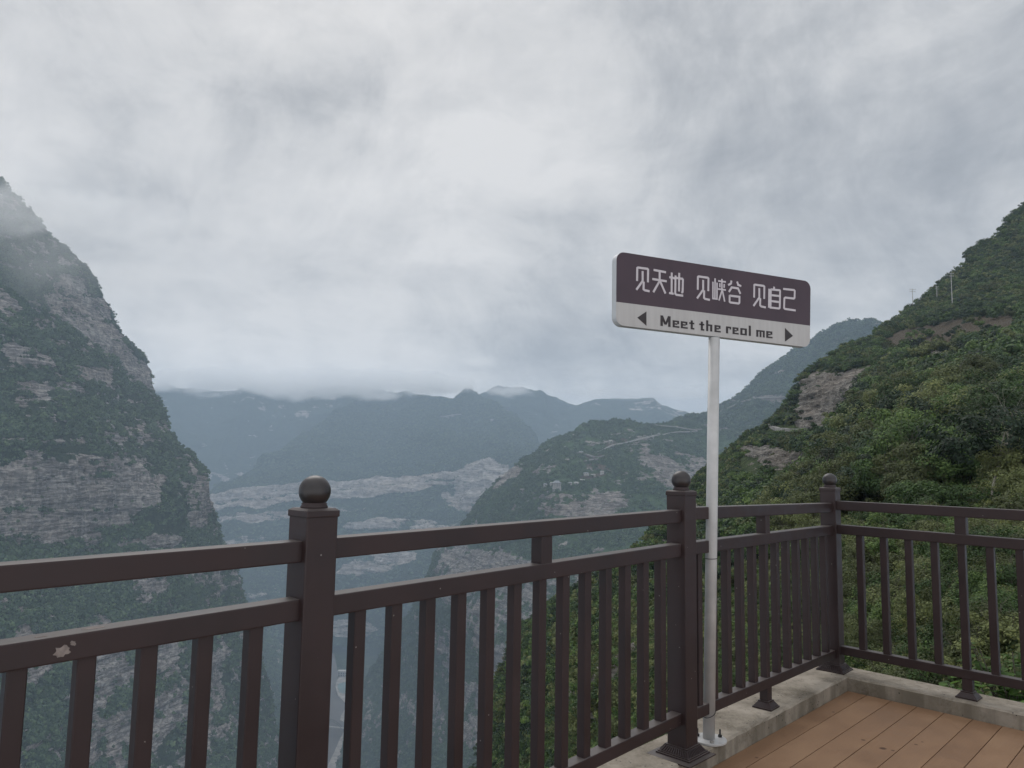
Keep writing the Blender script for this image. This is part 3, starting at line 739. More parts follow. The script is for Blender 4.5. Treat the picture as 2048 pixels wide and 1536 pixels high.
T_wall = terrain('gorge_wall', far_wall_sil, [(280, 1330), (600, 1300), (665, 1292), (760, 1310), (1230, 1330)],
    [(280, 1050, 4300), (415, 990, 3950), (600, 965, 3740), (600, 1010, 3680), (900, 940, 3540), (900, 985, 3480), (1020, 925, 3500), (1020, 960, 3400), (600, 1040, 3600), (900, 1040, 3280), (600, 1200, 3230), (665, 1292, 3080),
     (900, 1150, 2980), (560, 900, 4350), (700, 830, 4850), (800, 795, 5150), (930, 780, 4850), (868, 842, 4300), (800, 850, 4560), (930, 850, 4500), (868, 900, 3850), (1085, 888, 4200), (450, 1290, 3000), (850, 1300, 2900), (1230, 1010, 3900), (1230, 1330, 2800), (280, 1330, 3000)],
    520, 330, wall_rock, M_FAR, (320, 26), (60, 8), (38, 15), 1.6, 21, 700, gully=(230, 26), jk=.62)

# blue ridge on the right
ridge_sil = [(1180, 905), (1290, 868), (1345, 846), (1380, 834), (1410, 827), (1440, 812), (1470, 796), (1485, 783), (1500, 771), (1530, 749), (1560, 726), (1600, 700), (1640, 672), (1665, 655), (1700, 641), (1740, 639), (1785, 645), (1850, 670), (1950, 720)]
T_ridge = terrain('ridge', ridge_sil, [(1180, 1050), (1950, 1100)],
    [(1180, 905, 2250), (1345, 846, 2150), (1410, 827, 2300), (1500, 771, 2450), (1600, 700, 2450), (1700, 641, 2350), (1785, 645, 2250), (1950, 720, 2200), (1400, 900, 1950), (1500, 860, 1980), (1600, 830, 1980), (1540, 795, 2120), (1400, 1000, 1750), (1600, 950, 1750), (1180, 1050, 1700), (1950, 1100, 1500), (1950, 900, 1750)],
    430, 260, lambda px, py, P: np.maximum.reduce([.08 + 0 * px, ell(px, py, 1545, 797, 36, 6, -3) * .9, ell(px, py, 1470, 872, 42, 9, 8) * .85, ell(px, py, 1400, 880, 30, 10, 8) * .7, ell(px, py, 1410, 860, 9, 5) * .8]), M_BLUE, (160, 12), (22, 3), (14, 4), 1.5, 31, 400, gully=(110, 10))

# spur in the middle with the village
spur_sil = [(600, 1760), (655, 1620), (685, 1500), (705, 1430), (735, 1350), (772, 1290), (822, 1220), (856, 1150), (872, 1110), (905, 1075), (935, 1035), (960, 1000), (985, 972), (1010, 945), (1050, 915), (1085, 893), (1120, 875), (1160, 853), (1200, 843), (1255, 838), (1280, 842), (1330, 848), (1390, 851), (1470, 862), (1600, 900), (1700, 960)]
def spur_rock(px, py, P):
    r = .13 + 0 * px
    for e in ((1305, 925, 36, 11, 3, .95), (1345, 952, 48, 28, 35, .95), (1400, 932, 32, 16, 20, .9), (1290, 905, 14, 8, 70, .7), (1022, 946, 24, 11, -25, 1), (1000, 968, 18, 7, -40, .8),
              (1120, 1012, 58, 26, 6, .8), (1200, 1008, 60, 26, 0, .66), (1160, 1025, 80, 16, 0, .7), (1230, 1000, 24, 18, 0, .6), (950, 1080, 40, 14, 0, .5),
              (910, 1150, 42, 62, 6, 1), (980, 1145, 70, 45, -8, .9), (1080, 1135, 60, 20, -4, .55), (1060, 1200, 90, 60, 0, .72), (1150, 1190, 60, 45, 0, .72), (960, 1240, 60, 60, 0, .62), (900, 1290, 34, 60, 0, .5),
              (860, 1440, 40, 60, 0, .72), (950, 1430, 50, 70, 0, .8), (1000, 1340, 40, 60, 0, .66), (790, 1420, 30, 40, 30, .45), (740, 1450, 18, 60, 0, .4), (1180, 885, 12, 5, 0, .5)):
        r = np.maximum(r, ell(px, py, *e[:5], soft=.6) * e[5])
    return r
def spur_soil(px, py, P):
    r = 0 * px
    for e in ((1195, 914, 26, 6, -3), (1195, 936, 24, 6, 8), (1185, 952, 26, 4, -3), (1222, 890, 12, 5, -10), (1248, 884, 7, 5, 0), (1160, 905, 9, 4, 0), (1180, 922, 20, 2.5, -3)):
        r = np.maximum(r, ell(px, py, *e))
    return r
T_spur = terrain('spur', spur_sil, [(600, 1800), (1000, 1760), (1700, 1500)],
    [(1200, 845, 1950), (1085, 893, 1880), (1010, 945, 1800), (1115, 965, 1530), (1115, 1000, 1470), (1200, 950, 1600), (1200, 1000, 1480), (1160, 1040, 1440), (905, 1075, 1800), (960, 1000, 1760), (1000, 1020, 1650), (872, 1110, 1780), (860, 1180, 1740), (900, 1200, 1580), (856, 1150, 1760), (822, 1220, 1850),
     (735, 1350, 2250), (705, 1430, 2120), (685, 1500, 1980), (655, 1620, 1700), (800, 1400, 1800), (900, 1400, 1480), (1000, 1300, 1330), (1100, 1100, 1400), (1200, 1100, 1300), (1300, 1050, 1420), (1300, 900, 1760), (1300, 950, 1600), (1400, 900, 1880), (1400, 1000, 1600),
     (1000, 1536, 1120), (1200, 1300, 1100), (1000, 1760, 1000), (600, 1800, 1500), (1600, 900, 1900), (1700, 960, 1800), (1700, 1500, 1000), (1400, 1200, 1200)],
    620, 620, spur_rock, M_MID, (110, 9), (16, 1.4), (11, 3.6), 1.4, 41, 500, gully=(60, 7), soil=spur_soil)

# slope on the left bank of the river
T_bank = terrain('river_slope', [(330, 1150), (400, 1165), (480, 1212), (560, 1290), (615, 1340), (640, 1400), (646, 1480), (640, 1600), (632, 1760)], [(330, 1780), (632, 1790)],
    [(400, 1165, 2700), (480, 1215, 2750), (560, 1292, 2800), (615, 1345, 2650), (640, 1400, 2430), (646, 1480, 2080), (640, 1600, 1680), (632, 1760, 1360), (400, 1400, 2000), (450, 1536, 1600), (330, 1150, 2500), (330, 1780, 1100), (560, 1450, 2050)],
    180, 240, lambda px, py, P: np.maximum(.2 + 0 * px, ell(px, py, 520, 1300, 60, 40, 30) * .3), M_MID, (120, 10), (22, 3), (14, 4), 2, 51, 260, gully=(70, 8))

# great cliff on the left: farther shoulder, then the nearer face
pk_sil = [(-430, 300), (-300, 320), (-150, 340), (-60, 350), (0, 362), (8, 372), (28, 400), (45, 418), (85, 452), (98, 472), (112, 490), (150, 513), (162, 535), (180, 560), (205, 590), (222, 615), (235, 640), (250, 668), (262, 688), (275, 700), (287, 718), (298, 740), (300, 772), (318, 815)]
def pk_rock(px, py, P):
    r = .34 + 0 * px
    for e in ((130, 590, 40, 46, 35, 1), (165, 640, 60, 40, 55, .95), (90, 560, 30, 20, 35, .6), (215, 680, 44, 30, 55, .9), (255, 725, 44, 20, 60, .95), (285, 760, 18, 26, 0, .95), (200, 615, 22, 30, -35, .7), (20, 510, 60, 12, 30, .4)):
        r = np.maximum(r, ell(px, py, *e[:5], soft=.6) * e[5])
    return r
T_pk = terrain('upper_cliff', pk_sil, [(-430, 1000), (318, 1000)],
    [(-430, 300, 1500), (-150, 340, 1600), (0, 362, 1590), (45, 420, 1580), (0, 560, 1470), (100, 475, 1610), (100, 600, 1520), (100, 660, 1490), (200, 590, 1660), (200, 690, 1560), (290, 725, 1700), (290, 790, 1620), (150, 1000, 1420), (318, 815, 1680), (-430, 1000, 1200), (318, 1000, 1500)],
    330, 300, pk_rock, M_LEFT, (90, 9), (11, 1.8), (10, 3.4), 2.6, 61, 350, gully=(45, 6))
cl_sil = [(-430, 420), (-250, 480), (-100, 540), (0, 573), (25, 588), (45, 600), (70, 622), (110, 640), (150, 660), (180, 688), (205, 702), (240, 735), (262, 762), (290, 782), (312, 800), (330, 825), (338, 852), (347, 880), (366, 903), (387, 920), (408, 945), (411, 985), (420, 1015), (428, 1048), (441, 1085), (468, 1118), (482, 1155), (492, 1200), (503, 1260), (520, 1310), (538, 1380), (556, 1460), (580, 1570), (620, 1750)]
def cl_rock(px, py, P):
    r = .35 + 0 * px
    for e in ((12, 615, 36, 22, 30, .85), (75, 715, 75, 22, 4, .7), (190, 752, 46, 20, 8, .85), (130, 772, 130, 9, 2, .62), (20, 700, 30, 14, 0, .6), (230, 770, 26, 12, 10, .55), (265, 800, 20, 10, 0, .5), (320, 860, 18, 28, 0, .55),
              (100, 882, 130, 9, 0, .5), (-20, 820, 60, 10, 0, .4),
              (60, 1000, 190, 92, 0, 1.05), (200, 985, 130, 76, 4, 1.05), (300, 1000, 60, 70, 8, .7), (395, 1010, 28, 62, 12, .95), (-150, 990, 180, 90, 0, 1), (330, 1090, 60, 26, 0, .6), (400, 1140, 42, 46, 0, .75), (300, 1155, 60, 40, 0, .75), (60, 1180, 46, 30, 20, .6), (450, 1150, 26, 40, 0, .6),
              (60, 1310, 60, 90, 30, .6), (190, 1330, 60, 120, 0, .72), (330, 1330, 50, 130, 0, .7), (240, 1480, 120, 80, 0, .7), (420, 1400, 40, 130, 0, .6), (480, 1330, 20, 90, 0, .45), (100, 1500, 60, 60, 0, .5), (350, 1560, 120, 120, 0, .6)):
        r = np.maximum(r, ell(px, py, *e[:5], soft=.6) * e[5])
    for e in ((345, 1010, 24, 46, -10, .9), (300, 1040, 36, 16, 0, .6), (140, 1140, 90, 24, -6, .7), (200, 952, 60, 6, -3, .4), (250, 1062, 60, 10, 0, .5), (110, 1020, 110, 5, 0, .5), (30, 1420, 50, 60, 0, .5)):
        r = r - ell(px, py, *e[:5], soft=.6) * e[5]
    return np.clip(r, .15, 1.3)
T_cl = terrain('great_cliff', cl_sil, [(-430, 1800), (620, 1800)],
    [(-430, 420, 1450), (0, 575, 1350), (0, 660, 1260), (0, 720, 1235), (0, 790, 1190), (0, 890, 1110), (0, 1090, 1070), (0, 1200, 980), (0, 1536, 850), (0, 1800, 780), (200, 702, 1420), (200, 760, 1350), (200, 890, 1210), (200, 1090, 1170), (200, 1200, 1100), (200, 1536, 950),
     (262, 765, 1500), (330, 825, 1480), (347, 880, 1440), (408, 945, 1380), (370, 1000, 1290), (411, 1040, 1360), (380, 1080, 1280), (441, 1085, 1370), (440, 1300, 1230), (440, 1536, 1080), (492, 1200, 1400), (538, 1380, 1350), (580, 1570, 1250), (620, 1800, 1100), (-430, 1000, 1050), (-430, 1800, 700)],
    560, 780, cl_rock, M_LEFT, (80, 8), (9, 1.6), (9.5, 4.0), 2.6, 71, 350, gully=(34, 4.5))

# nearer hill on the right, falling away under the balcony
hill_sil = [(940, 1620), (962, 1536), (985, 1450), (998, 1380), (1008, 1335), (1030, 1278), (1060, 1245), (1095, 1220), (1130, 1196), (1200, 1160), (1250, 1122), (1292, 1087), (1330, 1050), (1362, 1010), (1388, 965), (1402, 945), (1450, 912), (1470, 893), (1500, 872), (1535, 852), (1560, 828), (1588, 792), (1598, 765), (1612, 745), (1650, 722), (1690, 700), (1740, 680), (1780, 650), (1803, 634), (1825, 618), (1850, 598), (1882, 570), (1925, 532), (1938, 508), (1990, 478), (2020, 440), (2048, 415), (2110, 380), (2260, 340)]
def hill_rock(px, py, P):
    r = 0 * px
    for e in ((1645, 795, 46, 56, 20, 1.2), (1690, 775, 34, 28, 0, .95), (1610, 835, 20, 24, 0, 1.0), (1508, 904, 24, 12, 10, 1.1), (1548, 914, 30, 20, 0, 1.15), (1592, 922, 26, 17, 8, 1.1), (1625, 930, 22, 9, 0, .9), (1550, 950, 26, 34, 0, .6), (1905, 716, 44, 10, 0, .8), (1840, 726, 50, 7, -6, .6), (1715, 742, 50, 8, -16, .55), (1505, 960, 12, 40, 0, .5), (1390, 1010, 20, 60, 30, .45),
              (1240, 1350, 50, 80, 20, .40), (1190, 1420, 50, 50, 0, .42), (1310, 1300, 40, 160, 0, .25), (1015, 1310, 10, 40, 0, .9), (1350, 1060, 30, 40, 40, .7), (1500, 1250, 120, 90, 0, .3), (2040, 752, 10, 8, 0, .8)):
        r = np.maximum(r, ell(px, py, *e[:5], soft=.5) * e[5])
    return r
def hill_soil(px, py, P):
    r = 0 * px
    for e in ((1775, 790, 62, 22, -32, 1.3), (1730, 805, 30, 10, -20, .9), (1850, 680, 90, 30, -6, 1.1), (1960, 655, 110, 26, -6, .95), (2035, 800, 40, 40, -30, .8), (1770, 700, 40, 22, -20, .6), (1780, 970, 60, 60, 10, .5), (1700, 1110, 30, 60, 0, .6), (2000, 830, 40, 14, -10, .7), (1990, 1000, 40, 14, 0, .6),
              (1250, 1420, 80, 120, 0, .6), (1390, 1040, 40, 60, 0, .6), (1450, 1230, 60, 150, 0, .6), (1800, 1350, 60, 20, 0, .7), (1500, 990, 60, 40, 0, .5), (1680, 845, 60, 12, 0, .6)):
        r = np.maximum(r, ell(px, py, *e[:5], soft=.7) * e[5])
    return r
hill_ctrl = [(2250, 1450, 6.5), (2048, 1400, 8.5), (1900, 1370, 11), (1750, 1340, 15), (2048, 1150, 17), (1900, 1150, 21), (1750, 1150, 28), (2048, 1000, 33), (1900, 1000, 42), (1750, 1000, 54), (1650, 1050, 48), (1650, 1200, 28), (1550, 1000, 120),
    (1450, 1050, 135), (1400, 1100, 120), (1550, 1200, 36), (1450, 1300, 32), (1300, 1200, 78), (1300, 1100, 125), (1200, 1300, 62), (1130, 1210, 150), (1060, 1260, 170), (1010, 1340, 150), (1000, 1500, 120), (1150, 1500, 60), (1300, 1500, 32), (1450, 1536, 20),
    (2048, 880, 62), (1900, 880, 82), (1750, 880, 112), (1600, 900, 200), (1600, 945, 185), (1450, 940, 260), (1400, 960, 285), (1500, 880, 300), (1550, 860, 285), (1640, 850, 262), (1640, 780, 285), (1600, 770, 330), (1750, 800, 200), (1900, 780, 145), (2048, 780, 115), (2048, 700, 190),
    (1900, 700, 260), (1780, 700, 330), (1780, 655, 420), (1850, 610, 440), (1938, 520, 470), (2048, 415, 500), (2048, 550, 400), (2250, 340, 560), (2250, 800, 95), (2250, 1100, 18), (960, 1536, 130), (1000, 1700, 90), (1300, 1750, 20), (1700, 1750, 9.5), (2260, 1750, 4.5), (940, 1620, 120)]
T_hill = terrain('hillside', hill_sil, [(940, 1760), (2260, 1760)], hill_ctrl, 720, 620, hill_rock, M_NEAR, (14, .9), (2.2, .22), (4.5, 1.9), 1.5, 81, 120, soil=hill_soil)

# valley floor, river, shores
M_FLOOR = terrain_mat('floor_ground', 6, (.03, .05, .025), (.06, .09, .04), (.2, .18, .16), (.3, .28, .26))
xs = np.linspace(-6000, 6000, 61); ys_ = np.linspace(-600, 7300, 41); XX, YY = np.meshgrid(xs, ys_)
G = np.stack([XX, YY, np.full_like(XX, RIVER_Z - 3) + 1.2 * fbm(np.stack([XX, YY, XX * 0], -1), 900, 3)], -1)
tag(link_mesh('ground', grid_mesh('ground', G, {'rock': XX * 0, 'soil': XX * 0 + .3}), M_FLOOR), kind='structure')
def flat(px, py, z):
    v = ray(px, py); k = (CAM_H - z) / -v[2]; p = v * k; return (p[0], p[1])
M_WATER, nwt, bs = base_mat('river_water')
bs.inputs['Base Color'].default_value = (.20, .185, .17, 1); bs.inputs['Roughness'].default_value = .75; bs.inputs['Specular IOR Level'].default_value = .15
cow = nwt.new('ShaderNodeTexCoord').outputs['Object']; bw = nwt.new('ShaderNodeBump'); bw.inputs['Distance'].default_value = .8; bw.inputs['Strength'].default_value = .4
nwt.link(nwt.noise(cow, .12, 4, .6), bw.inputs['Height']); nwt.link(bw.outputs[0], bs.inputs['Normal'])
cwt = nwt.ramp(nwt.noise(cow, .01, 4, .6), [(.35, rgb(.07, .065, .06)), (.65, rgb(.10, .092, .085))]); nwt.link(cwt, bs.inputs['Base Color'])
LB = [(650, 1312), (636, 1340), (632, 1380), (630, 1430), (628, 1480), (622, 1536), (610, 1640), (590, 1760)]
RB = [(668, 1306), (673, 1330), (677, 1360), (684, 1395), (694, 1420), (688, 1450), (686, 1480), (680, 1536), (668, 1640), (650, 1760)]
def poly_sheet(name, pts, z, mat, thick=0.0):
    bm = bmesh.new(); a = [bm.verts.new((*p, z)) for p in pts]; bm.faces.new(a)
    if thick:
        b = [bm.verts.new((*p, z - thick)) for p in pts]; n = len(pts)
        for i in range(n): bm.faces.new((a[i], a[(i + 1) % n], b[(i + 1) % n], b[i]))
    o = from_bm(name, bm, mat); return o
tag(poly_sheet('river', [flat(*q, RIVER_Z) for q in LB] + [flat(*q, RIVER_Z) for q in RB[::-1]], RIVER_Z, M_WATER), kind='structure')
M_SAND = simple('pale_gravel', (.24, .22, .20), .95, 0, .45, .05)
def shore(pts, z):
    tag(poly_sheet('riverbank', [flat(*q, z) for q in pts], z, M_SAND, 3), kind='structure')
shore([(674, 1362), (671, 1372), (676, 1390), (690, 1405), (702, 1410), (704, 1350), (690, 1345), (680, 1350)], RIVER_Z + 2)
shore([(690, 1418), (682, 1432), (680, 1440), (694, 1446), (702, 1430)], RIVER_Z + 1.6)
shore([(688, 1462), (678, 1482), (668, 1505), (656, 1530), (650, 1560), (690, 1580), (700, 1470)], RIVER_Z + 1.2)
M_POOL = simple('green_pool', (.10, .16, .16), .3, 0, .15, .05)
tag(poly_sheet('settling_pond', [flat(*q, RIVER_Z + 2.6) for q in ((677, 1367), (675, 1374), (680, 1385), (692, 1388), (696, 1372), (690, 1364))], RIVER_Z + 2.6, M_POOL), 'teal settling pond on the gravel shore beside the river', 'pond')

# ------------------------------------------------------------------ roads laid on the slopes
M_ROAD = simple('pale_road', (.26, .25, .235), .9, 0, .45, .5)
def road(T, pts, width, lift, name='road', step=6, mat=None):
    P = []; N_ = []
    for a, b in zip(pts[:-1], pts[1:]):
        n = max(1, int(math.hypot(b[0] - a[0], b[1] - a[1]) / step))
        for k in range(n):
            p, nn = on_terrain(T, a[0] + (b[0] - a[0]) * k / n, a[1] + (b[1] - a[1]) * k / n); P.append(p); N_.append(nn)
    P = np.array(P)
    for _ in range(2): P[1:-1] = (P[:-2] + P[1:-1] * 2 + P[2:]) / 4
    bm = bmesh.new(); prev = None
    for i in range(len(P)):
        d = P[min(i + 1, len(P) - 1)] - P[max(i - 1, 0)]; d[2] = 0; d /= np.linalg.norm(d) + 1e-9
        s_ = np.array([-d[1], d[0], 0]) * width / 2; out = CAMP - P[i]; out[2] = 0; out /= np.linalg.norm(out)
        c = P[i] + out * lift + np.array([0, 0, lift * .7])
        q = [bm.verts.new(c - s_), bm.verts.new(c + s_), bm.verts.new(c + s_ - np.array([0, 0, width * .6])), bm.verts.new(c - s_ - np.array([0, 0, width * .6]))]
        if prev:
            for k in range(4): bm.faces.new((prev[k], prev[(k + 1) % 4], q[(k + 1) % 4], q[k]))
        prev = q
    tag(from_bm(name, bm, mat or M_ROAD), kind='structure')
road(T_spur, [(1155, 908), (1166, 905), (1200, 902), (1225, 894), (1255, 888), (1290, 880), (1303, 876), (1315, 870), (1335, 868), (1362, 866), (1400, 861)], 5, 4)
road(T_spur, [(1155, 908), (1180, 913), (1192, 915), (1215, 913)], 5, 4)
road(T_spur, [(1168, 928), (1180, 922), (1210, 920)], 4, 4)
road(T_spur, [(1310, 849), (1340, 855), (1375, 861), (1395, 860), (1410, 858)], 4, 5)
road(T_ridge, [(1440, 824), (1480, 812), (1515, 801), (1545, 798), (1575, 798)], 6, 6)
road(T_wall, [(762, 826), (790, 825), (800, 824)], 7, 10)
road(T_wall, [(880, 835), (905, 834), (925, 836)], 8, 10)
road(T_bank, [(505, 1440), (522, 1448), (540, 1460), (556, 1466)], 4, 5)
road(T_hill, [(1543, 851), (1555, 858), (1575, 862), (1600, 859), (1620, 857)], 1.9, .7, step=3)
road(T_hill, [(1640, 856), (1652, 853), (1660, 858), (1676, 862), (1690, 866)], 2.2, .8, step=3)

# ------------------------------------------------------------------ haze
hz = bpy.data.materials.new('air'); hz.use_nodes = True; hn = NT(hz.node_tree); hn.n.clear()
pv = hn.new('ShaderNodeVolumePrincipled'); pv.inputs['Color'].default_value = (.66, .815, 1.0, 1); pv.inputs['Density'].default_value = HAZE
pv.inputs['Anisotropy'].default_value = .0
ho = hn.new('ShaderNodeOutputMaterial'); hn.link(pv.outputs[0], ho.inputs['Volume'])
ztop = 30 + max(float(T.P[..., 2].max()) for T in (T_far, T_wall, T_ridge, T_spur, T_bank, T_pk, T_cl, T_hill)) + 12
bm = bmesh.new(); x0, x1, y0, y1, z0, z1 = -6100, 6100, -700, 7400, RIVER_Z - 10, ztop
box_pts(bm, [(x0, y0, z0), (x1, y0, z0), (x1, y1, z0), (x0, y1, z0), (x0, y0, z1), (x1, y0, z1), (x1, y1, z1), (x0, y1, z1)])
hzo = from_bm('haze', bm, hz); tag(hzo, kind='stuff')
print('HAZE TOP', ztop, [(T.o.name, round(float(T.P[..., 2].max()))) for T in (T_far, T_wall, T_ridge, T_pk, T_cl, T_hill)])

# ------------------------------------------------------------------ mist hugging the ridges under the cloud base
def mist(name, c, half, scale, dens, thr, seed, label, yaw=0.0, stretch=(1, 1, 2.2), step=1.0, round_=1.0, bot=.0):
    mt = bpy.data.materials.new(name); mt.use_nodes = True; n = NT(mt.node_tree); n.n.clear()
    tcn = n.new('ShaderNodeTexCoord'); gc = tcn.outputs['Object']
    mp = n.new('ShaderNodeMapping'); mp.inputs['Scale'].default_value = stretch; mp.inputs['Location'].default_value = (seed * 17.0, seed * 5.0, 0); n.link(gc, mp.inputs[0])
    nz = n.noise(mp.outputs[0], scale, 5, .58, .3)
    q = n.vmath('DIVIDE', gc, half); ln = n.vmath('LENGTH', q); fall = n.mapr(ln, .25, 1.0, 1.0, 0.0, True)
    v = n.math('SUBTRACT', n.math('ADD', nz, n.math('MULTIPLY', fall, .55)), thr + .55)
    dn = n.math('MULTIPLY', n.mapr(v, 0, .26, 0, 1), dens); dn = n.math('MULTIPLY', dn, n.mapr(ln, .9, 1.0, 1, 0))
    pv = n.new('ShaderNodeVolumePrincipled'); pv.inputs['Color'].default_value = (1, 1, 1, 1); n.link(dn, pv.inputs['Density']); pv.inputs['Anisotropy'].default_value = .45
    mo = n.new('ShaderNodeOutputMaterial'); n.link(pv.outputs[0], mo.inputs['Volume'])
    bm = bmesh.new(); bmesh.ops.create_icosphere(bm, subdivisions=3, radius=1.0)
    for v_ in bm.verts: v_.co = Vector((v_.co.x * half[0], v_.co.y * half[1], v_.co.z * half[2])) * 1.03
    o = from_bm(name, bm, mt); o.location = c; o.rotation_euler = (0, 0, yaw); tag(o, label, 'mist', None, 'stuff')
    return o
def mat_at(px, py, d): return tuple(at(px, py, d))
c_ = mat_at(620, 766, 5000); mist('mist', c_, (2500, 420, 195), .0040, .015, .33, 1, 'long bank of white mist lying on the far mountain tops')
c_ = mat_at(30, 420, 1440); mist('mist', c_, (340, 90, 90), .010, .011, .34, 2, 'torn white mist drifting over the peak at the upper left')
c_ = mat_at(60, 470, 1430); mist('mist', c_, (420, 110, 230), .006, .0028, .24, 4, 'thin veil of mist over the upper half of the left cliff')
c_ = mat_at(1290, 785, 5150); mist('mist', c_, (1100, 250, 90), .004, .0035, .30, 3, 'thin mist on the low far ridge left of the sign pole')
# ================================================================== vegetation
M_CROWN_FAR = leaf_mat('canopy_far', (.050, .090, .042), (.110, .165, .072), .7, .1)
M_CROWN = leaf_mat('canopy', (.052, .094, .028), (.130, .195, .056), .55, .3)
M_CROWN_D = leaf_mat('canopy_dark', (.028, .050, .026), (.060, .095, .046), .5, .25)
M_SHRUB = leaf_mat('shrub_leaves', (.105, .125, .048), (.205, .230, .090), .6, .35)
M_BRIGHT = leaf_mat('young_leaves', (.09, .17, .035), (.17, .28, .07), .6, .4)
M_BARK = simple('bark', (.10, .085, .07), .9, 0, .3, 8)
def crown_points(rs, n, nclump, flat_=.8, shell=.75, csize=.34):
    """leaf positions gathered in clumps over an uneven crown of radius 1"""
    u = rs.normal(size=(nclump, 3)); u /= np.linalg.norm(u, axis=1)[:, None]
    u[:, 2] = np.abs(u[:, 2]) * 1.15 - .22
    rad = rs.uniform(shell * .6, 1.0, nclump)[:, None] * (1 + .22 * rs.normal(size=(nclump, 1)).clip(-1, 1))
    C_ = u * rad; C_[:, 2] *= flat_
    k = rs.randint(0, nclump, n); r_ = rs.normal(size=(n, 3)); r_ /= np.linalg.norm(r_, axis=1)[:, None]
    r_[:, 2] *= .62
    cs = csize * rs.uniform(.6, 1.25, nclump)[k][:, None]
    P = C_[k] + r_ * cs * (rs.uniform(.25, 1, n)[:, None] ** .4)
    nrm = r_ * .9 + u[k] * .5 + rs.normal(size=(n, 3)) * .35; nrm[:, 2] += .45
    return P, nrm / np.linalg.norm(nrm, axis=1)[:, None]
def leaves(P, nrm, size, rs, shape='quad', asp=.62):
    n = len(P); t = rs.normal(size=(n, 3)); t -= (t * nrm).sum(1)[:, None] * nrm; t /= np.linalg.norm(t, axis=1)[:, None] + 1e-9
    b = np.cross(nrm, t); s_ = (size * rs.uniform(.6, 1.35, n))[:, None]
    if shape == 'quad':
        V = np.stack([P - t * s_, P + b * s_ * asp - t * s_ * .1, P + t * s_ - nrm * s_ * .25, P - b * s_ * asp - t * s_ * .1], 1).reshape(-1, 3)
        return V, np.arange(n * 4).reshape(n, 4)
def limb_mesh(bm, rs, a, d, L, r_, depth):
    p = a; segs = 3
    for k in range(segs):
        d2 = (d + Vector(rs.normal(size=3)) * .18).normalized(); q = p + d2 * (L / segs); r2 = r_ * (1 - .28)
        tube(bm, p, q, r_, r2, 6 if depth > 0 else 4, False); p, r_, d = q, r2, d2
        if depth > 0 and k >= 1:
            for _ in range(2 if k == 1 else 2):
                dd = (d + Vector(rs.normal(size=3)) * .65 + Vector((0, 0, .2))).normalized(); limb_mesh(bm, rs, p, dd, L * .72, r_ * .7, depth - 1)
def trunk_mesh(name, rs, h, r_, depth=2, lean=0.0):
    bm = bmesh.new(); limb_mesh(bm, rs, Vector((0, 0, -.15)), Vector((lean, 0, 1)).normalized(), h, r_, depth)
    me = bpy.data.meshes.new(name); bm.to_mesh(me); bm.free(); me.materials.append(M_BARK); return me
def crown_mesh(name, seed, n, size, mat, nclump=18, flat_=.8, lift=.9, csize=.34):
    rs = np.random.RandomState(seed); P, nr_ = crown_points(rs, n, nclump, flat_, csize=csize); P[:, 2] += lift
    V, Fq = leaves(P, nr_, size, rs); me = soup_mesh(name, V, Fq); me.materials.append(mat); return me
